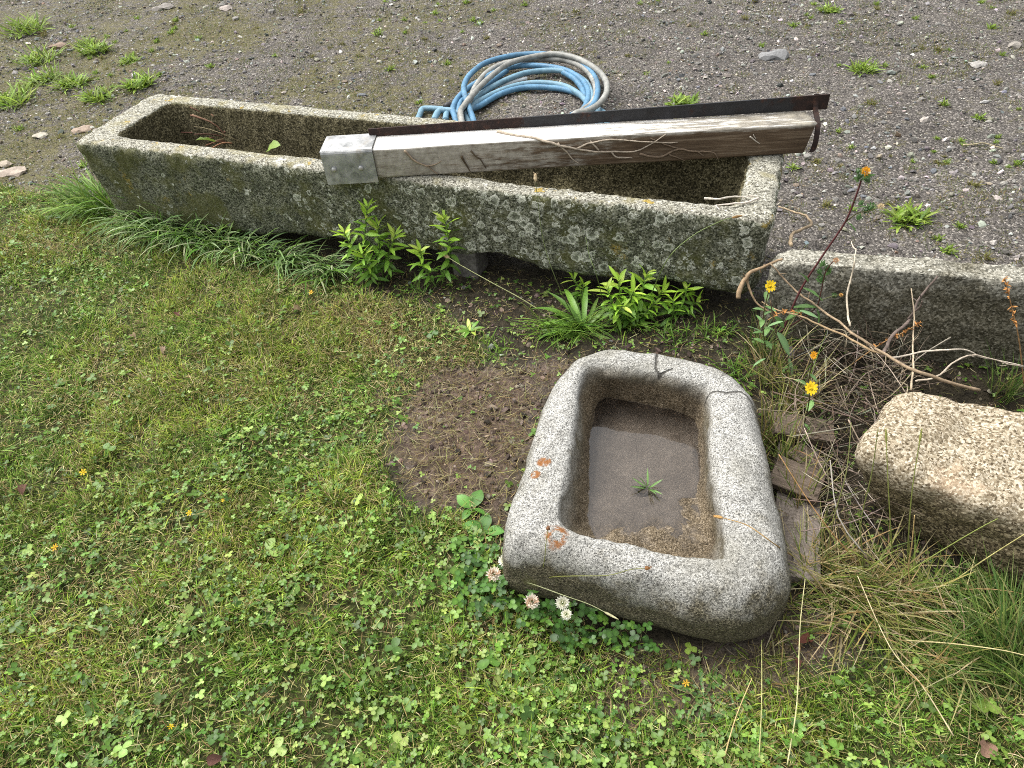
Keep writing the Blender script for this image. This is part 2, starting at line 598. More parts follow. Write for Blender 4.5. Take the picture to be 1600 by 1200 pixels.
P = scatter(60000, -1.6, 1.9, .3, 2.6)
lawn, patch, soil = masks(P)
P = P[(rng.random(len(P)) < (patch + .35 * soil) * (.3 + .7 * sstep(fbm(P * 9, 3), .4, .6))) & (poly_sd(P, TROUGH) < -.02) & (poly_sd(P, SINK) < -.01)][:7500]
V, F, C = pebbles(P, np.clip(rng.lognormal(math.log(.0034), .55, len(P)), .0015, .012), pick([(.05, .036, .027), (.09, .066, .05), (.14, .105, .08), (.03, .022, .017), (.2, .16, .125)], len(P)))
add('soil_crumbs', mesh('soil_crumbs', V, F, C, False), M_STONE, kind='stuff', label='crumbs and clods of bare brown earth')

def stone_mesh(seed, rad, flat=.55, sub=2):
    import bmesh
    bm = bmesh.new()
    bmesh.ops.create_icosphere(bm, subdivisions=sub, radius=1)
    V = np.array([v.co[:] for v in bm.verts])
    F = [[v.index for v in f.verts] for f in bm.faces]
    bm.free()
    r = np.random.default_rng(seed)
    for k in range(9):                  # knock flat facets off
        d = r.standard_normal(3)
        d /= np.linalg.norm(d)
        h = r.uniform(.55, .85)
        s = V @ d - h
        V = V - np.where(s > 0, s, 0)[:, None] * d
    V = V * (r.uniform(.85, 1.4), r.uniform(.7, 1), flat * r.uniform(.8, 1.2)) * rad
    return V, F
stone_variants = []
for k in range(8):
    V, F = stone_mesh(100 + k, 1, .6, 1)
    c = np.array(STONE_COLS[[1, 2, 4, 2, 5, 1, 0, 7][k]]) * .95
    stone_variants.append(mesh('stone', V, F, c, False))
STONE_PX = [(350, 12, 9), (370, 32, 7), (655, 30, 5), (712, 60, 6), (780, 72, 6), (285, 117, 5), (565, 195, 6), (566, 150, 8), (690, 58, 5), (350, 140, 5), (240, 103, 5),
            (425, 20, 6), (470, 22, 5), (1180, 118, 6), (1118, 108, 5), (1050, 35, 5), (1010, 72, 5), (1165, 190, 6), (1390, 125, 6), (1440, 155, 5), (1390, 178, 5),
            (1310, 250, 7), (1318, 265, 6), (1460, 265, 7), (1345, 170, 5), (1260, 245, 8), (1250, 305, 7), (1240, 298, 6), (1245, 285, 6), (1305, 310, 8), (1275, 310, 6), (1350, 305, 5),
            (1380, 390, 6), (1282, 355, 6), (1570, 285, 7), (1585, 282, 6), (1435, 320, 6), (1490, 230, 5), (1290, 210, 5), (1270, 118, 5), (1230, 60, 6), (1140, 40, 5), (1030, 20, 5),
            (1590, 150, 6), (1500, 140, 5), (1465, 40, 6), (1390, 60, 5), (1330, 30, 5), (930, 40, 5), (880, 30, 5), (600, 60, 5), (520, 100, 5), (540, 130, 6), (450, 60, 4), (190, 50, 5),
            (110, 80, 5), (60, 130, 5), (75, 178, 5), (110, 185, 6), (150, 98, 5), (700, 470, 7), (725, 450, 6), (670, 418, 6), (640, 440, 5), (1290, 480, 6), (1475, 380, 5), (1545, 190, 6),
            (990, 125, 5), (965, 110, 4), (1090, 100, 6), (1125, 85, 5), (1060, 125, 5), (630, 130, 5), (655, 155, 5), (590, 215, 5)]
def zone(px, py):
    if px < 260 and py < 300:
        return 'near the weed tufts left of the trough end'
    if py > 400:
        return 'on the dark earth in front of the trough' if px < 1250 else 'beside the stone slab'
    if px > 1220 and py > 230:
        return 'between the right end of the trough and the slab'
    if px > 1330:
        return 'on the open gravel at the upper right' if py > 100 else 'in the far right corner of the gravel'
    if px > 960:
        return 'on the gravel right of the hose coil'
    if px > 600:
        return 'on the gravel around the hose coil'
    return 'on the gravel behind the left half of the trough'
STONE_WORD = ['mid grey', 'light grey', 'pale buff', 'light grey', 'brownish', 'mid grey', 'dark grey', 'bluish grey']
for i, (px, py, s) in enumerate(STONE_PX):
    p = at(px, py)
    d = (p - CAM) @ FW
    r = s / FPX * d
    add('stone', stone_variants[i % 8], M_STONE, loc=(p[0], p[1], gzp(p[0], p[1]) + r * .18), rot=(0, 0, random.uniform(0, 6.3)), scale=r,
        label='small %s angular stone %s' % (STONE_WORD[i % 8], zone(px, py)), cat='stone', group='small %s stones %s' % (STONE_WORD[i % 8], zone(px, py)))
for (px, py, s, flat, c, lab) in [
        (1210, 92, 21, .5, (.28, .28, .28), 'largest grey and white stone on the gravel near the top right'),
        (62, 214, 11, .6, (.50, .46, .38), 'pale cream stone left of the trough end'),
        (18, 268, 22, .3, (.48, .40, .33), 'flat pinkish stone at the left edge of the gravel'),
        (8, 256, 12, .35, (.45, .38, .30), 'thin buff stone piece above the flat pinkish stone'),
        (92, 74, 13, .35, (.34, .25, .19), 'flat brown stone among the weed tufts at the top left'),
        (130, 205, 14, .3, (.40, .31, .24), 'flat reddish stone touching the left corner of the trough'),
        (1527, 101, 14, .3, (.42, .40, .37), 'flat pale stone at the right side of the gravel'),
        (353, 16, 11, .6, (.46, .40, .36), 'whitish stone on the gravel at the top left'),
        (255, 13, 14, .4, (.36, .33, .30), 'broad buff stone at the top left edge of the gravel'),
        (1585, 75, 12, .5, (.35, .32, .28), 'buff stone beside the right edge of the gravel')]:
    p = at(px, py)
    r = s / FPX * ((p - CAM) @ FW)
    V, F = stone_mesh(px, r, flat)
    add('stone', mesh('stone', V + (fbm(V / r * 3, 2)[:, None] - .5) * r * .35, F, np.array(c) * .68, False), M_STONE, loc=(p[0], p[1], gzp(p[0], p[1]) + r * .12), rot=(0, 0, random.uniform(-.4, .4)), label=lab, cat='stone', group='loose stones on the gravel')

# ------------------------------------------------------------------ LONG TROUGH
def rr_ring(u0, u1, v0, v1, rad, z, nl=230, ns=44, nc=6):
    pts = []
    def line(a, b, n):
        for k in range(n):
            t = k / n
            pts.append((a[0] + (b[0] - a[0]) * t, a[1] + (b[1] - a[1]) * t))
    def arc(cx, cy, a0):
        for k in range(nc):
            a = a0 + (k / nc) * math.pi / 2
            pts.append((cx + rad * math.cos(a), cy + rad * math.sin(a)))
    line((u0 + rad, v0), (u1 - rad, v0), nl)
    arc(u1 - rad, v0 + rad, -math.pi / 2)
    line((u1, v0 + rad), (u1, v1 - rad), ns)
    arc(u1 - rad, v1 - rad, 0)
    line((u1 - rad, v1), (u0 + rad, v1), nl)
    arc(u0 + rad, v1 - rad, math.pi / 2)
    line((u0, v1 - rad), (u0, v0 + rad), ns)
    arc(u0 + rad, v0 + rad, math.pi)
    p = np.array(pts)
    return np.column_stack([p, np.full(len(p), z)])
def trough():
    O = (-TL, TL, -TW, TW)
    I = (-1.19, 1.225, -.178, .176)
    inset = lambda q, d: (q[0] + d, q[1] - d, q[2] + d, q[3] - d)
    rings, zone = [], []
    def ringadd(q, rad, z, zn):
        rings.append(rr_ring(*q, rad, z))
        zone.append(zn)
    for f in (.25, .6, .9):
        ringadd(inset(O, .225 * (1 - f) + .03), .02, .075, (1, 0, 0))
    for z, d in [(.082, .022), (.10, .012), (.13, .010), (.16, .009), (.19, .008), (.22, .006), (.25, .005), (.28, .004), (.30, .003), (.32, .002), (.335, .001), (.348, 0)]:
        ringadd(inset(O, d), .045, z, (1, 0, 0))
    for a in (.25, .5, .75, 1):
        th = a * math.pi / 2
        ringadd(inset(O, .026 * (1 - math.cos(th))), .042, .354 + .026 * math.sin(th), (1 - a, a, 0))
    for t in (.35, .65):
        q = tuple(o * (1 - t) + i * t for o, i in zip(inset(O, .026), I))
        ringadd(q, .045, .381, (0, 1, 0))
    for a in (0, .35, .7, 1):
        th = a * math.pi / 2
        ringadd(inset(I, .016 * math.sin(th)), .045, .38 - .018 * (1 - math.cos(th)), (0, 1 - a, a))
    for z, d in [(.34, .02), (.31, .025), (.28, .03), (.25, .035), (.22, .04), (.20, .05), (.185, .065), (.178, .09)]:
        ringadd(inset(I, d), .045, z, (0, 0, 1))
    ringadd(inset(I, .13), .03, .176, (0, 0, 1))
    ringadd(inset(I, .165), .008, .175, (0, 0, 1))
    n = len(rings[0])
    V = np.concatenate(rings)
    Z = np.repeat(np.array(zone, float), n, 0)
    F = []
    k = np.arange(n)
    for r in range(len(rings) - 1):
        F.append(np.stack([r * n + k, r * n + (k + 1) % n, (r + 1) * n + (k + 1) % n, (r + 1) * n + k], 1))
    F = np.concatenate(F)
    N = vnormals(V, F)
    d = (fbm(V * (7, 7, 12), 4) - .5) * .024 + (fbm(V * 38 + 3, 3) - .5) * .013 + (fbm(V * 85 + 3, 2) - .5) * .009
    d *= 1 - .75 * Z[:, 1] * (V[:, 2] > .375)
    low = sstep(-V[:, 2], -.15, -.08) * Z[:, 0]
    V = V + N * d[:, None]
    V[:, 2] += low * ((fbm(V[:, :2] * 4.5 + 11, 3) - .5) * .06 + .025 * sstep(V[:, 0], -.2, .5) - .06 * sstep(-V[:, 0], .3, 1.2))
    # worn hollow along the inner edge of the front rim towards the right
    wear = np.exp(-((V[:, 0] - .75) / .38) ** 2) * sstep(-V[:, 1], .15, .185) * sstep(V[:, 2], .33, .37) * sstep(V[:, 1], -.235, -.19)
    V[:, 2] -= wear * .012
    V[:, 1] -= wear * .012
    F = list(map(list, F)) + [list(range(n))[::-1], [(len(rings) - 1) * n + i for i in range(n)]]
    me = mesh('stone_trough', V, F, attrs={'zone': Z})
    g = G('lichen_granite', .9, .2)
    co = g.obj()
    zn = g.sep(g.attr('zone'))
    cs = g.sep(co)
    grain = g.vor(210, co)
    gr = g.sep(grain.outputs['Color'])[0]
    fine = g.noise(140, 5, .7, co)
    mid = g.noise(22, 5, .65, co)
    big = g.noise(3.2, 5, .6, co)
    # side: dark crust of algae over speckled stone
    side = g.ramp(g.addm(g.mul(gr, .45), g.mul(fine, .62)), [(.28, (.022, .025, .016)), (.46, (.088, .092, .064)), (.62, (.185, .188, .145)), (.82, (.34, .34, .28))])
    side = g.mix(.85, side, g.ramp(mid, [(.3, (.55, .57, .52)), (.7, (1.3, 1.3, 1.22))]), 'MULTIPLY')
    side = g.mix(g.mul(g.mr(g.addm(g.noise(5.5, 6, .7, co), g.mr(cs[0], .2, -1.0, 0, .07)), .49, .64), .72), side, g.mix(fine, (.028, .034, .008), (.17, .165, .05)))
    # pale rosettes of lichen
    wob = g.vop('ADD', co, g.vop('SCALE', g.vop('SUBTRACT', g.noise(34, 5, .7, co, out='Color'), (.5, .5, .5)), None)) 
    wobn = wob.node.inputs[1].links[0].from_node
    wobn.inputs['Scale'].default_value = .05
    lich = side
    hb = None
    dens = g.addm(g.mr(cs[0], -.9, .5, .05, .56), g.mul(g.op('SUBTRACT', big, .5), 1.1))
    for scl, rlo, rhi in ((19, .14, .42), (27, .15, .42), (38, .16, .42), (60, .16, .40)):
        v = g.vor(scl, wob)
        rc = g.sep(v.outputs['Color'])
        rad = g.mr(rc[0], 0, 1, rlo, rhi)
        pres = g.op('LESS_THAN', rc[1], dens)
        q = g.op('DIVIDE', v.outputs['Distance'], rad)
        msk = g.mul(g.mr(q, 1.03, .93), pres)
        ringc = g.ramp(g.addm(q, g.mul(g.op('SUBTRACT', fine, .5), .5)), [(.12, (.06, .064, .044)), (.40, (.15, .158, .118)), (.62, (.27, .285, .22)), (.84, (.62, .63, .54))])
        lich = g.mix(g.mul(msk, .9), lich, ringc)
        hb = msk if hb is None else g.addm(hb, msk)
    och = g.mul(g.mr(g.noise(7, 4, .6, g.map(co, loc=(3, 1, 7))), .63, .69), g.mr(fine, .4, .6))
    lich = g.mix(g.mul(och, .8), lich, (.34, .24, .04))
    # rim: worn pale stone with yellow and white crusts
    rim = g.ramp(g.addm(g.mul(gr, .5), g.mul(fine, .55)), [(.28, (.075, .07, .052)), (.44, (.22, .212, .172)), (.66, (.40, .388, .322)), (.86, (.60, .585, .51))])
    rim = g.mix(g.mul(g.mr(g.noise(9, 5, .7, g.map(co, loc=(1, 8, 2))), .50, .66), .6), rim, g.mix(fine, (.16, .14, .05), (.40, .36, .20)))
    rim = g.mix(g.mul(g.mr(g.noise(13, 4, .6, g.map(co, loc=(4, 3, 2))), .64, .68), .8), rim, (.36, .25, .03))
    rim = g.mix(g.mul(g.mr(g.noise(11, 4, .6, g.map(co, loc=(7, 2, 5))), .63, .67), .7), rim, (.62, .61, .55))
    # inside: brown-green film
    ins = g.ramp(g.addm(g.mul(gr, .45), g.mul(fine, .6)), [(.3, (.02, .018, .010)), (.5, (.075, .066, .036)), (.72, (.19, .17, .11)), (.88, (.34, .32, .24))])
    ins = g.mix(.7, ins, g.ramp(g.noise(6, 5, .65, co), [(.3, (.5, .48, .40)), (.7, (1.4, 1.38, 1.2))]), 'MULTIPLY')
    edge = g.op('SUBTRACT', mid, .5)
    c = g.mix(g.mr(g.addm(zn[1], g.mul(edge, 1.3)), .35, .62), lich, rim)
    c = g.mix(g.mr(g.addm(zn[2], g.mul(edge, .8)), .4, .6), c, ins)
    h = g.addm(g.addm(g.mul(fine, 1.0), g.mul(mid, .8)), g.mul(g.op('MINIMUM', hb, 1), .22))
    h = g.addm(h, g.mul(gr, .35))
    g.fin(c, g.bump(h, .9, .007))
    add('stone_trough', me, g.m, loc=(TC[0], TC[1], 0), rot=(0, 0, TA), label='long lichen-covered granite trough with the wooden post lying across it', cat='trough')
trough()
# the low blocks that carry it
g = G('support_stone', .9, .2)
_n = g.noise(40, 5, .65)
M_SUP = g.fin(g.ramp(_n, [(.3, (.05, .045, .04)), (.7, (.16, .15, .14))]), g.bump(_n, .6, .006))
for (u, v, hw, lab) in [(.31, -.175, .05, 'small grey block propping the front of the long trough'), (-.95, .02, .09, 'low stone block under the left end of the long trough'),
                        (.98, .05, .09, 'low stone block under the right end of the long trough')]:
    q = tr(u, v)
    V, F = box(-hw, hw, -.05, .05, -.02, .115, .008)
    V += (fbm(V * 25, 2)[:, None] - .5) * .008
    add('support_block', mesh('support_block', V, F, smooth=False), M_SUP, loc=(q[0], q[1], 0), rot=(0, 0, TA), label=lab, cat='stone block')

# ------------------------------------------------------------------ STONE SINK
SC0 = np.array([.285, 1.06])
def polar(poly, n):
    """radius of a smooth closed outline about SC0 at n even angles"""
    P = spline(poly, 14, True) - SC0
    th = np.arctan2(P[:, 1], P[:, 0])
    r = np.hypot(P[:, 0], P[:, 1])
    o = np.argsort(th)
    A = 2 * np.pi * np.arange(n) / n - np.pi
    return A, np.interp(A, th[o], r[o], period=2 * np.pi)
LIP = np.array([(.078, .915), (.105, 1.01), (.140, 1.169), (.178, 1.32), (.21, 1.375), (.255, 1.372), (.33, 1.345), (.42, 1.312), (.475, 1.285), (.492, 1.245), (.472, 1.15),
                (.447, 1.04), (.425, .90), (.408, .800), (.385, .776), (.312, .797), (.196, .838), (.105, .876)])
FLO = np.array([(.150, .935), (.155, 1.03), (.185, 1.17), (.215, 1.30), (.243, 1.378), (.285, 1.376), (.36, 1.345), (.42, 1.312), (.462, 1.28), (.47, 1.24), (.450, 1.15),
                (.432, 1.04), (.418, .92), (.408, .862), (.375, .845), (.312, .856), (.22, .884), (.17, .905)])
WZ = .093
def sink():
    n = 420
    A, ro = polar(SINK, n)
    _, rl = polar(LIP, n)
    _, rf = polar(FLO, n)
    ca, sa = np.cos(A), np.sin(A)
    rings, zone = [], []
    def put(r, z, zn):
        rings.append(np.column_stack([SC0[0] + r * ca, SC0[1] + r * sa, np.broadcast_to(z, (n,))]))
        zone.append(zn)
    top = .222
    rw = ro - rl
    for f in (.3, .7, .93):
        put(ro - .05 - .25 * (1 - f), 0.004, 0)
    for a in np.linspace(0, 1, 8):      # rounded foot
        th = a * math.pi / 2
        put(ro - .05 * (1 - math.sin(th)), .004 + .075 * (1 - math.cos(th)), 0)
    for z in (.085, .10, .112):
        put(ro - .001, z, 0)
    for a in np.linspace(.1, 1, 12):    # rounded shoulder
        th = a * math.pi / 2
        s = np.minimum(.062 + .030 * sstep(-sa, .1, .8), rw * .64)
        put(ro - s * (1 - np.cos(th)), .118 + (top - .118) * np.sin(th), 0)
    for t in np.linspace(.2, .8, 4):
        s = np.minimum(.062 + .030 * sstep(-sa, .1, .8), rw * .64)
        put((ro - s) * (1 - t) + (rl + .018) * t, top + .004 * math.sin(t * math.pi), 0)
    ysl = lambda r: .040 + .050 * sstep(-(SC0[1] + r * sa), -1.22, -1.0) + .012 * sstep(-(SC0[1] + r * sa), -1.0, -.86)
    for a in np.linspace(0, 1, 7):      # lip turning down
        th = a * math.pi / 2
        put(rl + .018 - .022 * np.sin(th), top - .034 * (1 - np.cos(th)), a)
    for t in np.linspace(.1, .9, 9):
        zf = ysl(rf)
        put((rl - .004) * (1 - t) + rf * t, (top - .034) * (1 - t) + (zf + .015) * t, 1)
    for t in (.5, 1):
        put(rf - .016 * t, ysl(rf - .016 * t) + .015 * (1 - t) ** 2, 1)
    for f in (.90, .8, .7, .6, .5, .4, .3, .2, .1, .03):
        r = (rf - .016) * f
        put(r, ysl(r), 1)
    V = np.concatenate(rings)
    Z = np.repeat(np.array(zone, float), n)
    F = []
    k = np.arange(n)
    for r in range(len(rings) - 1):
        F.append(np.stack([r * n + k, r * n + (k + 1) % n, (r + 1) * n + (k + 1) % n, (r + 1) * n + k], 1))
    F = np.concatenate(F)
    N = vnormals(V, F)
    d = (fbm(V * 6 + 2, 3) - .5) * .026 + (fbm(V * 26 + 3, 3) - .5) * (.008 + .008 * Z) + (fbm(V * 90, 2) - .5) * (.0015 + .003 * Z)
    V = V + N * d[:, None]
    # the dip where the plug hole is, and the chip on the right flank
    V[:, 2] -= .02 * np.exp(-(((V[:, 0] - .297) ** 2 + (V[:, 1] - 1.066) ** 2) / .016 ** 2)) * Z
    # front rim sags a little lower than the back
    V[:, 2] -= .010 * sstep(-V[:, 1], -.95, -.70) * (1 - Z) * sstep(V[:, 2], .1, .2)
    F = list(map(list, F)) + [list(range(n))[::-1], [(len(rings) - 1) * n + i for i in range(n)]]
    V = V - (SC0[0], SC0[1], 0)
    me = mesh('stone_sink', V, F, attrs={'inside': Z})
    g = G('grey_granite', .82, .25)
    co = g.obj()
    iz = g.attr('inside', 'Fac')
    cs = g.sep(co)
    v1 = g.sep(g.vor(380, co).outputs['Color'])[0]
    v2 = g.sep(g.vor(620, co).outputs['Color'])[1]
    fine = g.noise(240, 4, .7, co)
    mid = g.noise(18, 5, .6, co)
    sp = g.addm(g.addm(g.mul(v1, .42), g.mul(v2, .28)), g.mul(fine, .36))
    base = g.ramp(sp, [(.27, (.075, .074, .07)), (.40, (.225, .223, .212)), (.56, (.375, .372, .355)), (.78, (.58, .576, .55))])
    base = g.mix(.8, base, g.ramp(mid, [(.3, (.60, .585, .55)), (.7, (1.2, 1.2, 1.19))]), 'MULTIPLY')
    patchy = g.mr(g.noise(4.2, 5, .65, co), .48, .68)
    base = g.mix(g.mul(patchy, .5), base, g.mix(sp, (.06, .058, .045), (.30, .285, .23)))
    # green-brown growth up from the damp foot, the flank's shade painted in with it
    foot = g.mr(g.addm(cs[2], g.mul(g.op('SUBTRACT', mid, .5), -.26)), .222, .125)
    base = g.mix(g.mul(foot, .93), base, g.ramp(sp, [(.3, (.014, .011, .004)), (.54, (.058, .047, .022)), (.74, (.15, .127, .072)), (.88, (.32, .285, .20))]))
    base = g.mix(g.mul(g.mul(g.mr(g.noise(12, 4, .6, g.map(co, loc=(2, 5, 1))), .58, .66), .35), g.mr(cs[0], -.15, -.3)), base, (.17, .17, .06))
    ins = g.ramp(sp, [(.28, (.035, .026, .014)), (.48, (.115, .09, .055)), (.68, (.22, .18, .125)), (.86, (.40, .35, .27))])
    ins = g.mix(.9, ins, g.ramp(g.noise(13, 6, .7, co), [(.3, (.36, .33, .30)), (.7, (1.1, 1.05, .98))]), 'MULTIPLY')
    # silt under the water, paled to stand in for the sky's reflection
    ins = g.mix(g.mul(g.mr(g.addm(cs[2], g.mul(g.op('SUBTRACT', mid, .5), .02)), WZ + .004, WZ - .006), .85), ins, g.ramp(g.addm(g.mul(fine, .45), g.mul(g.noise(11, 6, .75, co), .55)), [(.32, (.095, .08, .066)), (.5, (.185, .16, .135)), (.68, (.28, .25, .22))]))
    # upper part of the basin wall stays pale, stained gradually downwards
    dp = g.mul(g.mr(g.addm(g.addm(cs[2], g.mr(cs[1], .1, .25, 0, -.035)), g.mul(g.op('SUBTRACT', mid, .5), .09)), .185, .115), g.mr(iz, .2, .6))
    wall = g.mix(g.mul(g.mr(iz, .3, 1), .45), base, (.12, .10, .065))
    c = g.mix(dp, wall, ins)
    # rust marks
    wv = g.vop('ADD', co, g.vop('SCALE', g.vop('SUBTRACT', g.noise(45, 3, .6, co, out='Color'), (.5, .5, .5)), None))
    wv.node.inputs[1].links[0].from_node.inputs['Scale'].default_value = .02
    def spot(px, py, z, r, ring=False):
        p = at(px, py, z)
        dd = g.vop('LENGTH', g.vop('MULTIPLY', g.vop('SUBTRACT', wv, (p[0] - SC0[0], p[1] - SC0[1], z)), (1, 1, .3)), out=1)
        m_ = g.mr(dd, r, r * .7)
        if ring:
            m_ = g.mul(m_, g.mr(dd, r * .35, r * .5))
        return g.mul(m_, g.mr(g.noise(60, 4, .7, co), .36, .56))
    rust = g.op('MAXIMUM', spot(870, 841, .212, .030, True), g.op('MAXIMUM', spot(850, 720, .222, .018), spot(836, 738, .222, .013)))
    c = g.mix(g.mul(rust, .95), c, (.22, .085, .02))
    # hairline cracks
    crk = None
    flat = (1, 1, 0)
    wc = g.vop('ADD', co, g.vop('SCALE', g.vop('SUBTRACT', g.noise(30, 4, .6, co, out='Color'), (.5, .5, .5)), None))
    wc.node.inputs[1].links[0].from_node.inputs['Scale'].default_value = .014
    wc2 = g.vop('MULTIPLY', wc, flat)
    for pts in ([(1028, 546, .2), (1026, 560, .222), (1025, 575, .222), (1030, 590, .20), (1046, 616, .13)], [(1104, 618, .21), (1135, 616, .222), (1158, 611, .224), (1180, 632, .2)]):
        w3 = [tuple(at(*p)[:2] - SC0) + (0,) for p in pts]
        for a, b in zip(w3, w3[1:]):
            dd = g.segdist(wc2, a, b)
            crk = dd if crk is None else g.op('MINIMUM', crk, dd)
    ck = g.mul(g.mr(crk, .0040, .0012), g.mr(cs[2], .12, .16))
    c = g.mix(g.mul(ck, .8), c, (.03, .026, .02))
    h = g.addm(g.addm(g.mul(fine, .8), g.mul(sp, .5)), g.mul(ck, -3.5))
    g.fin(c, g.bump(h, .7, .005), g.mix(iz, (.82,) * 3, (.6,) * 3))
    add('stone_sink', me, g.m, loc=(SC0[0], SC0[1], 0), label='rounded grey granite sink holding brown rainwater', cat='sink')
    # rainwater
    A2, r2 = polar(FLO, 120)
    rr = r2 + .03
    Vw = np.column_stack([SC0[0] + rr * np.cos(A2), SC0[1] + rr * np.sin(A2), np.full(120, WZ)])
    gw = G('rain_water', .03)
    gw.nt.nodes.remove(gw.b)
    tr_ = gw.new('ShaderNodeBsdfTransparent')
    tr_.inputs[0].default_value = (.88, .86, .84, 1)
    gl = gw.new('ShaderNodeBsdfGlossy')
    gl.inputs['Roughness'].default_value = .04
    fr = gw.new('ShaderNodeFresnel')
    fr.inputs[0].default_value = 1.62
    nn = gw.bump(gw.noise(14, 2), .04, .004)
    gw.nt.links.new(nn, gl.inputs['Normal'])
    gw.nt.links.new(nn, fr.inputs['Normal'])
    mx = gw.new('ShaderNodeMixShader')
    gw.nt.links.new(fr.outputs[0], mx.inputs[0])
    gw.nt.links.new(tr_.outputs[0], mx.inputs[1])
    gw.nt.links.new(gl.outputs[0], mx.inputs[2])
    gw.nt.links.new(mx.outputs[0], gw.out.inputs[0])
    add('water', mesh('water', Vw, [list(range(120))]), gw.m, kind='structure')
sink()

# ------------------------------------------------------------------ BOULDER and SLAB
def blob(corners, k, n, amp, seed):
    """rounded block spanned by 8 corners (x-,x+ / y-,y+ / z-,z+ order)"""
    L = np.linspace(-1, 1, n)
    V, F, idx = [], [], {}
    for ax in range(3):
        for sg in (-1, 1):
            g_ = np.zeros((n, n), int)
            for i in range(n):
                for j in range(n):
                    p = [0, 0, 0]
                    p[ax] = sg
                    p[(ax + 1) % 3] = L[i]
                    p[(ax + 2) % 3] = L[j]
                    key = tuple(round(c, 5) for c in p)
                    if key not in idx:
                        idx[key] = len(V)
                        V.append(p)
                    g_[i, j] = idx[key]
            for i in range(n - 1):
                for j in range(n - 1):
                    f = [g_[i, j], g_[i + 1, j], g_[i + 1, j + 1], g_[i, j + 1]]
                    F.append(f if sg > 0 else f[::-1])
    V = np.array(V)
    V = V / (np.sum(np.abs(V) ** k, 1) ** (1 / k))[:, None]
    t = (V + 1) / 2
    C = np.array(corners, float).reshape(2, 2, 2, 3)      # [x][y][z]
    W = 0
    for a in (0, 1):
        for b in (0, 1):
            for c in (0, 1):
                wg = (t[:, 0] if a else 1 - t[:, 0]) * (t[:, 1] if b else 1 - t[:, 1]) * (t[:, 2] if c else 1 - t[:, 2])
                W = W + wg[:, None] * C[a, b, c]
    N = vnormals(W, F)
    d = sum((fbm(W * s + seed, 3) - .5) * a_ for s, a_ in amp)
    return W + N * d[:, None], F
V, F = blob([(.86, .985, -.03), (.735, .985, .255), (.96, 1.20, -.02), (.915, 1.165, .275), (1.34, .53, -.03), (1.13, .70, .225), (1.50, .85, -.02), (1.42, .87, .29)],
            9, 80, [(5, .06), (14, .03), (40, .012)], 3)
B0 = np.array([1.1, .92, 0])
g = G('tan_granite', .85, .25)
co = g.obj()
cs = g.sep(co)
v1 = g.sep(g.vor(230, co).outputs['Color'])[0]
fine = g.noise(170, 5, .75, co)
mid = g.noise(9, 6, .7, co)
sp = g.addm(g.mul(v1, .45), g.mul(fine, .6))
pale = g.ramp(sp, [(.28, (.07, .051, .028)), (.43, (.22, .18, .12)), (.60, (.38, .33, .245)), (.80, (.57, .52, .43))])
pale = g.mix(.7, pale, g.ramp(mid, [(.3, (.62, .58, .52)), (.7, (1.22, 1.21, 1.18))]), 'MULTIPLY')
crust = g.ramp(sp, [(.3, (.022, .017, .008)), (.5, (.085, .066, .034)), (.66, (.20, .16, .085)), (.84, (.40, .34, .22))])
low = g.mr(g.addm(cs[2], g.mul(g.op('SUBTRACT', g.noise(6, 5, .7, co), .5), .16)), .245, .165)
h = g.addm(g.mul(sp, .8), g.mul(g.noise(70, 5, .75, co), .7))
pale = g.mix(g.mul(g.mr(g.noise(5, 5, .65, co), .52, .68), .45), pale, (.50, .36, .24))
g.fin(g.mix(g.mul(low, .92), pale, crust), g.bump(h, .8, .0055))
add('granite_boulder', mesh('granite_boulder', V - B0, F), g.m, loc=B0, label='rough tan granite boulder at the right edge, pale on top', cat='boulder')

s0, s1 = np.array([.782, 1.655]), np.array([1.377, 1.452])
du = (s1 - s0) / np.linalg.norm(s1 - s0)
dv = np.array([-du[1], du[0]])
e1 = s0 + du * 1.7
W_ = .085
def s3(p, q, z): return (p[0] + dv[0] * q, p[1] + dv[1] * q, z)
def slab():
    # long fine grid: reuse blob on a finer lattice, stretched
    V, F = blob([s3(s0, .012, -.03), s3(s0, 0, .302), s3(s0, .12, -.03), s3(s0, W_, .302), s3(e1, .012, -.03), s3(e1, 0, .305), s3(e1, .12, -.03), s3(e1, W_, .305)],
        11, 100, [(6, .030), (20, .016), (60, .008)], 8)
    c0 = np.array([s0[0], s0[1], 0])
    g = G('weathered_slab', .9, .2)
    co = g.obj()
    cs = g.sep(co)
    gr = g.sep(g.vor(190, co).outputs['Color'])[0]
    fine = g.noise(130, 5, .7, co)
    sp = g.addm(g.mul(gr, .4), g.mul(fine, .62))
    pale = g.ramp(sp, [(.28, (.075, .072, .058)), (.5, (.23, .22, .18)), (.75, (.46, .445, .385))])
    dark = g.ramp(sp, [(.28, (.036, .033, .020)), (.48, (.092, .083, .056)), (.64, (.17, .157, .115)), (.84, (.36, .335, .27))])
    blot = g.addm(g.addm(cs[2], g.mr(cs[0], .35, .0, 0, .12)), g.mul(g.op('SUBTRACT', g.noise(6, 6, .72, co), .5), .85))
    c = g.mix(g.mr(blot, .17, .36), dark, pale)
    g.fin(c, g.bump(g.addm(sp, g.noise(30, 4, .6, co)), .8, .008))
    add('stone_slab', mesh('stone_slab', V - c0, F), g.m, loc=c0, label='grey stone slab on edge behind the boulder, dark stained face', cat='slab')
slab()

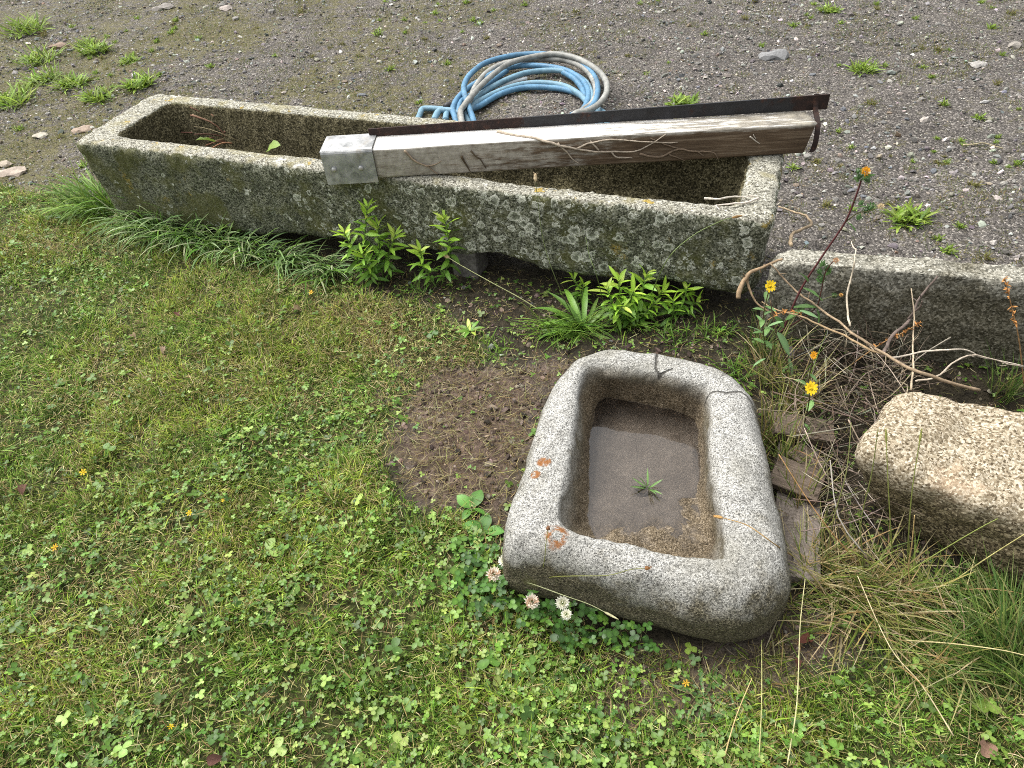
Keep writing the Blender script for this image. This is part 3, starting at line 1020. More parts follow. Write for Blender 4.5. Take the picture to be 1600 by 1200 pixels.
# ------------------------------------------------------------------ WOODEN POST, BRACKET, STEEL BAR
def wood(name, c0, c1, c2, scale=1., rough=.75, axis=0, loc=(0, 0, 0), ends=False):
    g = G(name, rough, .25)
    s = [26, 26, 26]
    s[axis] = 1.2
    vec = g.map(g.obj(), tuple(np.array(s) * scale), loc)
    n = g.noise(3.2, 6, .65, vec, .6)
    f = g.noise(14, 3, .6, vec)
    k = g.noise(5, 5, .6)
    c = g.ramp(g.addm(g.mul(n, .7), g.mul(f, .3)), [(.3, c0), (.52, c1), (.72, c2)])
    c = g.mix(.7, c, g.ramp(k, [(.3, (.55, .52, .48)), (.7, (1.25, 1.25, 1.25))]), 'MULTIPLY')
    return g, g.fin(c, g.bump(g.addm(n, f), .5, .003))
PA = math.atan2(2.111 - 2.225, 1.009 + .383)
PB = np.array([-.383, 2.2255])          # front bottom edge under the bracket end
PLEN = 1.408
POST = np.array([PB[0], PB[1], .3845])
g, M_WOODF = wood('stained_timber', (.035, .021, .012), (.115, .08, .05), (.25, .20, .145))
# white paint left on the top of the post
gp, M_PAINT = wood('flaking_white_paint', (.44, .425, .395), (.66, .65, .63), (.76, .755, .745), 1, .6)
_c = gp.b.inputs['Base Color'].links[0].from_socket
_px = gp.sep(gp.obj())[0]
_m = gp.mr(gp.addm(gp.noise(4, 5, .7, gp.map(gp.obj(), (2.2, 26, 8))), gp.mr(_px, .25, 1.35, -.12, .16)), .52, .66)
gp.fin(gp.mix(gp.mul(_m, .85), _c, gp.ramp(gp.noise(30, 4, .6), [(.3, (.06, .05, .035)), (.7, (.27, .24, .18))])))
_c = g.b.inputs['Base Color'].links[0].from_socket
_n = g.noise(4, 5, .7, g.map(g.obj(), (2.5, 20, 14), (5, 0, 0)))
_px, _, _pz = g.sep(g.obj())
# the face keeps a pale film near the bracket and darkens to bare brown wood towards the other end
_f = g.mr(g.addm(_n, g.mr(_px, .1, 1.25, .17, -.22)), .42, .66)
_e = g.mr(g.addm(_pz, g.mul(g.op('SUBTRACT', _n, .5), .05)), .084, .097)
g.fin(g.mix(g.mul(g.op('MAXIMUM', _f, _e), .8), _c, g.ramp(g.noise(40, 4, .6), [(.3, (.24, .22, .18)), (.7, (.47, .445, .39))])))
_gf = g
post = thing('wooden_post', POST, 'white-topped square timber post laid across the long trough', 'post', rotz=PA)
def subdivbox(x0, x1, y0, y1, z0, z1, nx, bev):
    # section with eased corners swept along x
    sec = []
    for cx, cy, a0 in ((y1 - bev, z0 + bev, -90), (y1 - bev, z1 - bev, 0), (y0 + bev, z1 - bev, 90), (y0 + bev, z0 + bev, 180)):
        for k in range(4):
            a = R(a0 + 30 * k)
            sec.append((cx + bev * math.cos(a), cy + bev * math.sin(a)))
    sec = np.array(sec)
    X = np.linspace(x0, x1, nx)
    V = np.concatenate([np.column_stack([np.full(len(sec), x), sec]) for x in X])
    n = len(sec)
    F = [[i * n + k, i * n + (k + 1) % n, (i + 1) * n + (k + 1) % n, (i + 1) * n + k] for i in range(nx - 1) for k in range(n)]
    F += [list(range(n))[::-1], [(nx - 1) * n + k for k in range(n)]]
    return V, F
V, F = subdivbox(0, PLEN, 0, .1, 0, .1, 80, .007)
V[:, 1:] += ((fbm(V * (3, 9, 9), 3) - .5) * .005)[:, None]
tear = sstep(V[:, 0], PLEN - .03, PLEN)
V[:, 0] += tear * (fbm(V * (0, 40, 40), 2) - .5) * .04
me = mesh('timber', V, F, smooth=True)
for m_ in (M_WOODF, M_PAINT):
    me.materials.append(m_)
for p in me.polygons:
    p.material_index = 1 if p.normal.z > .5 else 0
add('timber', me, None, post)
# galvanised cap folded over the end: top plate, front plate, end plate (2.5 mm sheet)
g = G('galvanised_steel', .45, .5)
_n = g.noise(14, 5, .65)
_v = g.sep(g.vor(45).outputs['Color'])[0]
_c = g.ramp(g.addm(g.mul(_n, .92), g.mul(_v, .08)), [(.32, (.15, .155, .155)), (.5, (.33, .335, .335)), (.66, (.50, .50, .49))])
_c = g.mix(g.mul(g.mr(g.noise(9, 5, .7), .48, .66), .5), _c, (.24, .185, .10))
g.b.inputs['Metallic'].default_value = .45
M_GALV = g.fin(_c, g.bump(_n, .15, .003), g.mr(_n, .3, .7, .38, .62))
def sheet(prof, x0, x1, th=.003, nx=2):
    """folded sheet: profile (y,z) swept along x"""
    P = np.array(prof, float)
    T = np.gradient(P, axis=0)
    T /= np.linalg.norm(T, axis=1)[:, None]
    Nn = np.column_stack([-T[:, 1], T[:, 0]])
    sec = np.concatenate([P, (P + Nn * th)[::-1]])
    V = np.concatenate([np.column_stack([np.full(len(sec), x), sec]) for x in np.linspace(x0, x1, nx)])
    n = len(sec)
    F = [[i * n + k, i * n + (k + 1) % n, (i + 1) * n + (k + 1) % n, (i + 1) * n + k] for i in range(nx - 1) for k in range(n)]
    m = len(P)
    for base in (0, (nx - 1) * n):
        for k in range(m - 1):
            f = [base + k, base + k + 1, base + n - 2 - k, base + n - 1 - k]
            F.append(f if base else f[::-1])
    return V, F
prof = [(-.0035, -.012), (-.0035, .04), (-.0035, .088)] + [(.0095 - .013 * math.cos(R(a)), .0905 + .013 * math.sin(R(a))) for a in (15, 35, 55, 75)] + [(.012, .1035), (.06, .1035), (.1075, .1035), (.1075, .06), (.1075, -.012)]
V, F = sheet(prof, -.168, .003)
br = add('bracket', mesh('bracket', V, F, smooth=False), M_GALV, post)
V, F = box(-.170, -.1675, -.0035, .1065, -.012, .103, .0006)
add('end_plate', mesh('end_plate', V, F, smooth=False), M_GALV, br)
def bolt():
    V, F = [], []
    n = 10
    for (r, y) in ((.009, 0), (.0088, -.004), (.006, -.007), (0.002, -.008)):
        for k in range(n):
            a = 2 * math.pi * k / n
            V.append((r * math.cos(a), y, r * math.sin(a)))
    for i in range(3):
        F += [[i * n + k, i * n + (k + 1) % n, (i + 1) * n + (k + 1) % n, (i + 1) * n + k] for k in range(n)]
    F.append([3 * n + k for k in range(n)])
    return mesh('bolt', np.array(V), F)
bm_ = bolt()
for x in (-.135, -.045):
    add('bolt', bm_, M_GALV, br, loc=(x, -.0066, .042))

g = G('rusty_black_steel', .6, .4)
_n = g.noise(11, 6, .68)
_x = g.sep(g.obj())[0]
_f = g.mr(g.addm(_n, g.addm(g.mr(_x, .75, .15, 0, .26), g.mr(_x, 1.33, 1.42, 0, .3))), .56, .66)
_r = g.ramp(g.noise(40, 5, .7), [(.3, (.010, .006, .005)), (.55, (.026, .013, .010)), (.8, (.11, .045, .024))])
_k = g.ramp(g.noise(25, 4, .6), [(.3, (.004, .004, .005)), (.7, (.016, .017, .021))])
M_BAR = g.fin(g.mix(_f, _k, _r), g.bump(_n, .5, .004), g.mr(_f, 0, 1, .5, .85))
bar = thing('steel_angle_bar', POST, 'rusty black steel angle bar lying along the back of the post', 'steel bar', rotz=PA)
def slopebox(pts4a, pts4b):
    V = np.array(list(pts4a) + list(pts4b), float)
    return V, [[0, 3, 2, 1], [4, 5, 6, 7], [0, 1, 5, 4], [1, 2, 6, 5], [2, 3, 7, 6], [3, 0, 4, 7]]
def bar_flange(y0, y1, z0, z1, x0, x1, zt):
    return slopebox([(x0, y0, z0), (x0, y1, z0), (x0, y1, z0 + (z1 - z0) * zt), (x0, y0, z0 + (z1 - z0) * zt)], [(x1, y0, z0), (x1, y1, z0), (x1, y1, z1), (x1, y0, z1)])
V, F = bar_flange(.094, .099, .101, .149, -.02, 1.475, .55)
add('upright_flange', mesh('upright_flange', V, F, smooth=False), M_BAR, bar)
V, F = bar_flange(.0995, .140, .101, .105, -.02, 1.475, 1)
add('flat_flange', mesh('flat_flange', V, F, smooth=False), M_BAR, bar)
V, F = sheet([(.118, .146), (.121, .09), (.116, .03), (.09, -.02), (.06, -.034)], 1.424, 1.446, .004)
V2, F2 = sheet([(-.002, .098), (.05, .1015), (.118, .146)], 1.424, 1.446, .003)
sp_ = MB()
# strap bent round the open end of the post
path = spline([(1.434, .10, .150), (1.436, .085, .105), (1.432, .03, .085), (1.428, .004, .045), (1.426, .004, .01), (1.418, .0, .004)], 5)
wv_ = np.array([.008, 0, 0])
V = []
for i, p in enumerate(path):
    t = path[min(i + 1, len(path) - 1)] - path[max(i - 1, 0)]
    t /= np.linalg.norm(t)
    nn_ = np.cross(t, [1, 0, 0])
    nn_ /= np.linalg.norm(nn_)
    V += [p - wv_ - nn_ * .002, p + wv_ - nn_ * .002, p + wv_ + nn_ * .002, p - wv_ + nn_ * .002]
F = [[4 * i + k, 4 * i + (k + 1) % 4, 4 * i + 4 + (k + 1) % 4, 4 * i + 4 + k] for i in range(len(path) - 1) for k in range(4)] + [[3, 2, 1, 0], [len(V) - 4 + k for k in range(4)]]
add('end_strap', mesh('end_strap', np.array(V), F, smooth=False), M_BAR, bar)

# dead creeper clinging to the post
def post_pt(px, py):
    """on the top face above its front edge, else on the front face"""
    q = ray(px, py)
    n = np.array([math.sin(PA), -math.cos(PA), 0])
    p0 = np.array([PB[0], PB[1], 0])
    k = ((p0 - CAM) @ n) / (q @ n)
    P = CAM + q * k
    if P[2] > POST[2] + .1:
        P = CAM + q * ((POST[2] + .1 - CAM[2]) / q[2])
        return P + (0, 0, .004)
    return P + n * .004
def creeper(name, runs, label, group, r0=.0035, col=(.20, .15, .10)):
    b = thing(name, tuple(post_pt(*runs[0][0])), label, 'dead creeper', group)
    o = np.array(b.location)
    for i, r in enumerate(runs):
        P = np.array([post_pt(*p) for p in r]) - o
        P = spline(P, 4)
        P += (fbm(P * 40 + i, 2)[:, None] - .5) * .006
        rad = np.linspace(r0 if i == 0 else r0 * .6, r0 * .3, len(P))
        V, F = tube(P, rad, 5)
        add('stem', mesh('stem', V, F, col), M_DRY, b)
creeper('creeper_stem', [[(778, 206), (800, 211), (850, 219), (900, 232), (960, 236), (1000, 233), (1040, 209)], [(900, 232), (940, 218), (1000, 220), (1058, 222)], [(872, 222), (890, 242), (905, 256)],
                         [(935, 234), (925, 222), (910, 205)], [(955, 236), (965, 246), (988, 245)]], 'longest pale creeper root forking over the middle of the post', 'dead creeper on the post', .0058, (.38, .32, .25))
creeper('creeper_stem', [[(1000, 238), (1030, 244), (1060, 232), (1090, 236), (1115, 237), (1122, 248)], [(1060, 232), (1040, 224), (1015, 216)], [(1045, 240), (1070, 250)], [(1090, 236), (1100, 243)]],
        'dark forked creeper root on the right half of the post face', 'dead creeper on the post', .0050, (.15, .11, .075))
creeper('creeper_stem', [[(633, 233), (650, 250), (666, 258), (684, 272)], [(666, 258), (680, 256), (690, 250)]], 'short slanting creeper root on the post beside the bracket', 'dead creeper on the post', .0045, (.26, .20, .14))
creeper('creeper_stem', [[(1172, 211), (1180, 217), (1188, 222)], [(1180, 217), (1176, 209)]], 'tiny creeper root at the rotten end of the post', 'dead creeper on the post', .003, (.40, .36, .30))
creeper('creeper_stem', [[(722, 242), (728, 255), (736, 266)], [(735, 236), (750, 248), (760, 262)]], 'dark pair of creeper scars left of the middle of the post', 'dead creeper on the post', .0045, (.07, .05, .03))

# ------------------------------------------------------------------ GARDEN HOSE
def hosemat(name, c0, c1, c2):
    g = G(name, .5, .4)
    n = g.noise(16, 5, .65)
    f = g.noise(90, 3, .6)
    c = g.ramp(n, [(.32, c0), (.52, c1), (.72, c2)])
    return g.fin(g.mix(.4, c, g.ramp(f, [(.3, .6), (.7, 1.3)]), 'MULTIPLY'), g.bump(f, .15, .002), g.mr(n, .3, .7, .42, .7))
M_HB = hosemat('blue_hose', (.055, .125, .19), (.075, .19, .31), (.12, .25, .37))
M_HT = hosemat('dusty_blue_hose', (.10, .17, .22), (.13, .25, .33), (.20, .30, .36))
M_HG = hosemat('dirty_grey_hose', (.14, .14, .125), (.24, .24, .22), (.34, .34, .315))
H0 = at(830, 150)
hose = thing('garden_hose', tuple(H0), 'coiled blue and dirty grey garden hose lying behind the trough', 'hose')
def zoom(pts, z0):
    return [at(640 + x / 5, 60 + y / 5, z) for x, y, z in [(p + (z0,))[:3] if len(p) == 2 else p for p in pts]]
def hloop(pts, mat, z0, r=.0148, hid=None):
    P = zoom(pts, z0)
    if hid is not None:                 # the run closed on the ground behind the trough
        a, b = np.array(P[-1]), np.array(P[0])
        m_ = (a + b) / 2
        P += [a * .72 + m_ * .28 + (0.02, -.30 * hid, -z0 + .02), m_ + (0, -.42 * hid, -z0 + .02), b * .72 + m_ * .28 + (-.02, -.28 * hid, -z0 + .02)]
        P = spline(P, 7, True)
        V, F = tube(P - H0, r, 10, True)
    else:
        P = spline(P, 7)
        V, F = tube(P - H0, r, 10)
    V[:, 2] = np.maximum(V[:, 2], -.004)
    add('loop', mesh('loop', V, F), mat, hose)
hloop([(490, 610), (450, 500), (422, 400), (440, 330), (490, 265), (600, 188), (800, 135), (1000, 122), (1180, 140), (1330, 190), (1440, 290), (1470, 400), (1440, 510), (1350, 580), (1250, 622)], M_HB, .055, hid=.8)
hloop([(400, 610), (430, 520), (520, 410), (620, 310), (760, 205), (900, 158), (1100, 123), (1220, 133), (1340, 170), (1470, 250), (1535, 340), (1535, 430), (1480, 510), (1390, 565), (1270, 615)], M_HG, .075, hid=.95)
hloop([(395, 600), (470, 490), (510, 385), (600, 270), (730, 200), (900, 172), (1080, 163), (1250, 180), (1390, 260), (1455, 390), (1430, 500), (1330, 590)], M_HG, .048, hid=.85)
hloop([(350, 605), (345, 520), (420, 420), (540, 335), (680, 262), (850, 215), (1050, 217), (1220, 250), (1340, 320), (1395, 410), (1385, 500), (1340, 570), (1240, 625)], M_HB, .04, hid=.75)
hloop([(440, 600), (480, 500), (580, 420), (720, 340), (900, 272), (1100, 250), (1250, 268), (1370, 335), (1420, 430), (1440, 520), (1540, 620)], M_HT, .035, hid=.6)
hloop([(380, 600), (400, 500), (500, 430), (620, 350), (760, 250)], M_HB, .03)
hloop([(470, 560), (600, 460), (800, 378), (1000, 347), (1200, 370), (1330, 440), (1410, 530), (1490, 620)], M_HT, .03, hid=.7)
hloop([(440, 590), (560, 520), (720, 430), (900, 385), (1100, 386), (1260, 412), (1370, 470), (1440, 540), (1480, 600)], M_HB, .022, hid=.65)
hloop([(1200, 265), (1290, 320), (1350, 400), (1370, 470)], M_HB, .03)
hloop([(60, 640), (82, 590), (100, 553), (160, 548), (240, 552), (330, 552), (420, 560)], M_HT, .02)
hloop([(190, 640), (210, 595), (235, 565), (290, 562), (350, 568)], M_HT, .04, r=.016)
hloop([(280, 640), (290, 590), (330, 578), (400, 590)], M_HT, .03, r=.016)
g = G('black_plastic', .5, .4)
M_BLK = g.fin((.02, .02, .022))
V, F = tube(np.array(zoom([(270, 535), (290, 528), (320, 520), (330, 517)], .04)) - H0, [.012, .018, .018, .012], 10)
add('hose_fitting', mesh('hose_fitting', V, F), M_BLK, hose)
g = G('pale_plastic', .4, .4)
M_PALE = g.fin(g.mix(g.noise(20), (.45, .50, .52), (.72, .76, .78)))
V, F = tube(np.array(zoom([(680, 388), (760, 355), (840, 330), (915, 313)], .012)), .010, 8)
p0 = V.mean(0)
add('plastic_strip', mesh('plastic_strip', V - p0, F), M_PALE, loc=p0, label='thin white plastic strip lying inside the hose coil', cat='plastic strip')

# ------------------------------------------------------------------ TIMBER OFFCUTS between sink and boulder
g, M_OFF = wood('weathered_offcut', (.04, .03, .022), (.12, .092, .07), (.24, .195, .155), 1.2)
g = G('end_grain', .85, .2)
_p = g.obj()
_q = g.vop('LENGTH', g.vop('ADD', g.map(_p, (1, 1, 0), (-.01, .13, 0)), g.vop('MULTIPLY', g.noise(14, 4, .65, _p, out='Color'), (.05, .05, 0))), out=1)
_w = g.op('SINE', g.mul(_q, 620))
_n = g.noise(30, 5, .65, _p)
M_END = g.fin(g.mix(.8, g.ramp(g.addm(g.mul(_w, .06), g.addm(g.mul(_n, .55), g.mul(g.noise(6, 5, .65, g.map(_p, (30, 2, 30), (1, 2, 0), (0, 0, 0))), .45))), [(.25, (.075, .06, .05)), (.5, (.16, .135, .115)), (.75, (.26, .225, .19))]), g.ramp(g.noise(8, 4), [(.3, .65), (.7, 1.2)]), 'MULTIPLY'), g.bump(g.addm(_w, g.mul(_n, 2)), .3, .002))
for (cx, cy, sx, sy, z0, z1, rz, rx, mat, lab) in [
        (.678, 1.035, .10, .46, -.02, .034, -.36, 0, M_END, 'long flat weathered plank running away beside the sink, knot at its near end'),
        (.685, 1.075, .12, .085, .042, .068, -.62, .10, M_OFF, 'weathered grey board offcut lying across the middle of the long plank'),
        (.752, 1.225, .15, .085, .042, .07, -.34, -.12, M_OFF, 'brown splintered board offcut furthest back, under the yellow flower'),
        (.735, 1.14, .09, .06, .036, .056, -.95, .0, M_OFF, 'dark low offcut wedged between the two boards')]:
    V, F = box(-sx / 2, sx / 2, -sy / 2, sy / 2, z0, z1, .003)
    V = V + (np.stack([fbm(V * 30 + cx + k_, 2) for k_ in (0, 5, 9)], 1) - .5) * (.018, .018, .008)
    add('timber_offcut', mesh('timber_offcut', V, F, smooth=False), mat, loc=(cx, cy, 0), rot=(rx, .04, rz), label=lab, cat='timber offcut', group='timber offcuts by the sink')
#PLANTS
# ------------------------------------------------------------------ LAWN (nobody could count its blades)
GREEN = [(.10, .19, .022), (.15, .265, .032), (.22, .35, .05), (.055, .11, .016), (.33, .43, .10)]
STRAW = [(.38, .33, .15), (.28, .22, .09), (.48, .42, .23), (.18, .12, .05), (.32, .31, .10)]
def ground_pts(P):
    return np.column_stack([P, gz(P)])
def free(P, m=.0):
    """not under the sink or the blocks"""
    return (poly_sd(P, SINK) < -m)
def lawn_blades():
    P = scatter(1500000, -4.2, 1.9, .12, 3.9, .50)
    P = P[in_view(ground_pts(P), .10) | (rng.random(len(P)) < .30)]
    lawn, patch, soil = masks(P)
    dry = sstep(poly_sd(P, DRYZ) + (fbm(P * 6, 3) - .5) * .2, -.06, .08)
    dist = np.hypot(P[:, 0], P[:, 1])
    dens = lawn * (.30 + .70 * sstep(fbm(P * 9 + 31, 4), .38, .58))
    keep = (rng.random(len(P)) < dens * np.clip(1.15 - .14 * dist, .5, 1)) & free(P)
    P, dry = P[keep], dry[keep]
    n = min(len(P), 300000)
    P, dry = P[:n], dry[:n]
    patchy = fbm(P * 2.6 + 7, 4)
    yel = sstep(patchy, .46, .64)
    fine = fbm(P * 13 + 2, 3)
    straw = rng.random(n) < np.clip(.12 + .18 * yel + .55 * dry + .25 * (fine - .5), .05, .8)
    col = np.where(straw[:, None], pick(STRAW, n), pick(GREEN, n))
    col = col * np.where(straw, 1, .72 + .6 * sstep(fine, .35, .65)) [:, None]
    col[~straw] = col[~straw] * (1 + yel[~straw, None] * np.array([.45, .22, .10]))
    L = rng.uniform(.016, .042, n) * (.8 + .6 * sstep(patchy, .35, .6))
    tall = rng.random(n) < .03
    L[tall] *= 1.7
    # blades lean together in small sweeps
    az = fbm(P * 7 + 50, 3) * 16 + rng.normal(0, 1.3, n)
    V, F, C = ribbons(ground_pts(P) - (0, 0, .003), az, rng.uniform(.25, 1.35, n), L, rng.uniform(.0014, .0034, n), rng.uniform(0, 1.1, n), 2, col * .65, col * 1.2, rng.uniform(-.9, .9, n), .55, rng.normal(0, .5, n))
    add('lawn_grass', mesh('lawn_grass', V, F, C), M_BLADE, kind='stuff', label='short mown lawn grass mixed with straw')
    # dead clippings lying flat
    P = scatter(260000, -4.0, 1.9, .15, 3.9, .08)
    lawn, patch, soil = masks(P)
    dry = sstep(poly_sd(P, DRYZ), -.05, .1)
    keep = (rng.random(len(P)) < lawn * (.25 + .45 * dry + .5 * sstep(fbm(P * 3 + 70, 4), .5, .66)) + patch * .85 + soil * .16) & free(P)
    P = P[keep][:40000]
    n = len(P)
    lawn, patch, soil = masks(P)
    L = rng.uniform(.012, .045, n) * (1 + .9 * patch * (rng.random(n) < .4))
    col = pick(STRAW, n, [.25, .25, .12, .25, .13]) * np.where(patch > .5, .52, .88)[:, None]
    B = ground_pts(P) + np.column_stack([np.zeros(n), np.zeros(n), rng.uniform(.003, .012, n) + .008 * lawn])
    V, F, C = ribbons(B, rng.uniform(0, 6.28, n), rng.uniform(1.25, 1.75, n), L, rng.uniform(.0007, .0017, n), rng.uniform(-.4, .5, n), 3, col * rng.uniform(.7, 1.1, (n, 1)), col, rng.uniform(-.5, .5, n), .55, rng.normal(0, .55, n))
    add('straw_litter', mesh('straw_litter', V, F, C), M_DRY, kind='stuff', label='dead grass clippings and straw lying on the lawn and bare earth')
lawn_blades()

def leaflet_fan(n=7, L=1., W=.8, notch=.06, fold=.18):
    """rounded clover leaflet from its base at the origin along +x; a fan with a folded midrib"""
    t = np.linspace(0, 1, n)
    up = np.column_stack([L * (1 - np.cos(t * np.pi)) / 2, W / 2 * np.sin(t * np.pi) ** .75 * (.75 + .5 * t), np.zeros(n)])
    up[-1] = (L * (1 - notch), 0, 0)
    mid = np.array([[L * .5, 0, -fold * W * .5]])
    lo = up[1:-1][::-1] * (1, -1, 1)
    ring = np.concatenate([up, lo])
    V = np.concatenate([ring, mid])
    m = len(V) - 1
    F = np.array([(i, (i + 1) % m, m) for i in range(m)])
    return V, F
LV, LF = leaflet_fan(5)
def trifoliates(P3, size, yaw, tiltx, tilty, col):
    """3 leaflets per leaf, vectorised"""
    n = len(P3)
    allV, allF, allC = [], [], []
    for k in range(3):
        a = yaw + k * 2.094 + rng.normal(0, .10, n)
        V = np.broadcast_to(LV[None], (n,) + LV.shape) * (size * rng.uniform(.85, 1.1, n))[:, None, None]
        dr = rng.normal(.05, .22, n)     # leaflets droop or lift
        x = V[..., 0] * np.cos(dr)[:, None] + V[..., 2] * np.sin(dr)[:, None]
        z = V[..., 2] * np.cos(dr)[:, None] - V[..., 0] * np.sin(dr)[:, None]
        c, s = np.cos(a)[:, None], np.sin(a)[:, None]
        X = x * c - V[..., 1] * s
        Y = x * s + V[..., 1] * c
        Z = z + X * tiltx[:, None] + Y * tilty[:, None]
        W = np.stack([X, Y, Z], -1) + P3[:, None]
        allV.append(W.reshape(-1, 3))
        base = len(LV) * n * k
        allF.append((base + (np.arange(n) * len(LV))[:, None, None] + LF[None]).reshape(-1, 3))
        cc = np.repeat(col[:, None], len(LV), 1) * 1.0
        cc[:, -1] *= 1.25
        allC.append(cc.reshape(-1, 3))
    return np.concatenate(allV), np.concatenate(allF), np.concatenate(allC)
CLOV = [(.12, .235, .036), (.175, .31, .05), (.255, .40, .075), (.07, .145, .024), (.36, .50, .12)]
def clover_cover():
    P = scatter(230000, -3.6, 1.5, .12, 3.4, .40)
    lawn, patch, soil = masks(P)
    f = sstep(fbm(P * 3.2 + 90, 4), .44, .60)
    near = sstep(-P[:, 1], -2.2, -.7)
    keep = (rng.random(len(P)) < lawn * (.15 + .33 * f) * (.42 + .62 * near + .35 * sstep(-P[:, 1], -1.3, -.5)) * (1 - .75 * sstep(P[:, 0], .35, .7)) + soil * .09 + patch * .012) & free(P, .005) & (poly_sd(P, TROUGH) < .05)
    P = P[keep][:21000]
    n = len(P)
    size = rng.lognormal(math.log(.0063), .42, n) * (1 + .15 * sstep(-P[:, 1], -1.6, -.6))
    h = np.clip(rng.normal(.017, .008, n), .006, .04)
    lawn, patch, soil = masks(P)
    h = np.where(soil > .5, h * .6, h)
    P3 = ground_pts(P) + np.column_stack([np.zeros((n, 2)), h])
    V, F, C = trifoliates(P3, size, rng.uniform(0, 6.28, n), rng.normal(0, .25, n), rng.normal(-.08, .25, n), pick(CLOV, n, [.28, .28, .2, .14, .10], .15))
    add('clover_leaves', mesh('clover_leaves', V, F, C), M_LEAF, kind='stuff', label='small clover leaves growing all through the lawn')
clover_cover()

def moss_growth():
    P = scatter(560000, -5.0, 4.6, 1.6, 7.2, .05)
    lawn, patch, soil = masks(P)
    left = sstep(-P[:, 0], -1.0, 2.2)
    f = fbm(P * 1.7 + 5, 4) * .35 + fbm(P * 11 + 2, 5) * .65 + .075 * left + .03 * sstep(P[:, 0], 1.4, 3)
    keep = (lawn < .3) & (patch < .3) & (rng.random(len(P)) < sstep(f, .515, .61) * .95 + .0 + soil * .12) & (poly_sd(P, TROUGH) < .0) & free(P)
    P = P[keep][:95000]
    n = len(P)
    col = pick([(.15, .16, .035), (.22, .21, .05), (.11, .13, .03), (.27, .20, .08), (.13, .20, .035)], n)
    V, F, C = ribbons(ground_pts(P), rng.uniform(0, 6.28, n), rng.uniform(.1, 1.3, n), rng.uniform(.007, .026, n), rng.uniform(.003, .006, n), .4, 1, col * .7, col * 1.1)
    add('moss', mesh('moss', V, F, C), M_BLADE, kind='stuff', label='yellowish moss and seedling grass between the yard stones')
moss_growth()

# ------------------------------------------------------------------ TUFTS AND SINGLE GRASSES
def tuft_mesh(n, L, spread, w0, cols, droop=(.5, 1.3), tilt=(.05, .7), seg=5, az=None, azs=3.14, gravity=None):
    th, r = rng.uniform(0, 6.28, n), spread * np.sqrt(rng.random(n))
    B = np.column_stack([r * np.cos(th), r * np.sin(th), np.full(n, -.004)])
    a = rng.uniform(0, 6.28, n) if az is None else az + rng.uniform(-azs, azs, n)
    col = pick(cols, n)
    V, F, C = ribbons(B, a, rng.uniform(*tilt, n), L * rng.uniform(.45, 1.1, n), w0 * rng.uniform(.6, 1.3, n), rng.uniform(*droop, n), seg, col * .75, col * 1.15, rng.uniform(-.6, .6, n))
    V[:, 2] = np.maximum(V[:, 2], .002 - .006 * (np.hypot(V[:, 0], V[:, 1]) < spread))
    return mesh('grass_tuft', V, F, C)
def tuft(px, py, label, group, z=0, **k):
    p = at(px, py)
    return add('grass_tuft', tuft_mesh(**k), M_BLADE, loc=(p[0], p[1], gzp(p[0], p[1]) + z), label=label, cat='grass tuft', group=group)
BLUEG = [(.13, .22, .07), (.18, .28, .10), (.26, .38, .15), (.12, .22, .04), (.40, .46, .26), (.17, .32, .05)]
LUSH = [(.11, .21, .025), (.15, .27, .035), (.20, .32, .05), (.08, .16, .02)]
G1 = 'grass tufts against the long trough'
for (px, py, n, L, az, lab) in [
        (165, 335, 130, .23, 2.9, 'dense green grass tuft at the left front corner of the long trough'),
        (120, 330, 60, .16, 2.8, 'low grass tuft furthest left, beside the left end of the long trough'),
        (225, 352, 110, .20, -1.2, 'grass tuft with drooping bluish blades, second from the trough corner'),
        (262, 366, 120, .20, -1.2, 'drooping bluish grass tuft below the plain left part of the trough'),
        (300, 378, 120, .18, -1.1, 'broad bluish grass tuft at the middle of the row along the trough'),
        (345, 388, 90, .17, -.8, 'grass tuft leaning right in the row along the trough'),
        (395, 403, 90, .16, -.9, 'thinner grass tuft with pale stalks in the row along the trough'),
        (450, 412, 100, .15, -1.1, 'greyish grass tuft left of the leafy plants'),
        (505, 425, 110, .13, -1.2, 'grey flattened grass tuft touching the first leafy plant')]:
    tuft(px, py, lab, G1, n=int(n * 1.25), L=L * 1.3, spread=.06, w0=.0056, cols=BLUEG if px > 200 else LUSH, droop=(.9, 2.2), tilt=(.0, .7), seg=6, az=az, azs=1.7)
t_ = tuft(205, 345, 'few tall single grass blades rising before the left end of the trough', G1, n=9, L=.36, spread=.05, w0=.006, cols=LUSH + BLUEG, droop=(.1, .5), tilt=(.0, .45), seg=6, az=2.6, azs=.7)
for (px, py, n, L, lab) in [(1120, 520, 70, .07, 'low green grass tuft in the dark gap behind the right corner of the sink'), (1060, 530, 60, .07, 'low green grass tuft just behind the back rim of the sink'), (780, 545, 60, .06, 'low green grass tuft on the bare strip left of the sink corner'),
                            (650, 455, 50, .06, 'low grass tuft under the tall narrow leafy weed'), (1150, 585, 60, .09, 'dark green grass tuft touching the back right corner of the sink')]:
    tuft(px, py, lab, 'low grass tufts on the dark earth', n=n, L=L, spread=.05, w0=.0035, cols=LUSH, droop=(.3, 1.2), tilt=(.2, 1.2))
for (px, py, n, L, lab) in [(905, 515, 150, .17, 'fine green grass tuft under the plantain behind the sink'), (860, 520, 80, .15, 'fine grass tuft left of the plantain, leaning to the sink'),
                            (980, 505, 80, .15, 'fine grass tuft between the plantain and the second leafy plants')]:
    tuft(px, py, lab, 'grass tufts behind the sink', n=n, L=L, spread=.035, w0=.0032, cols=LUSH, droop=(.5, 1.3), tilt=(.2, 1.0), az=-1.7, azs=1.9)
YARD = [(.16, .25, .03), (.22, .33, .045), (.28, .39, .07), (.13, .19, .03)]
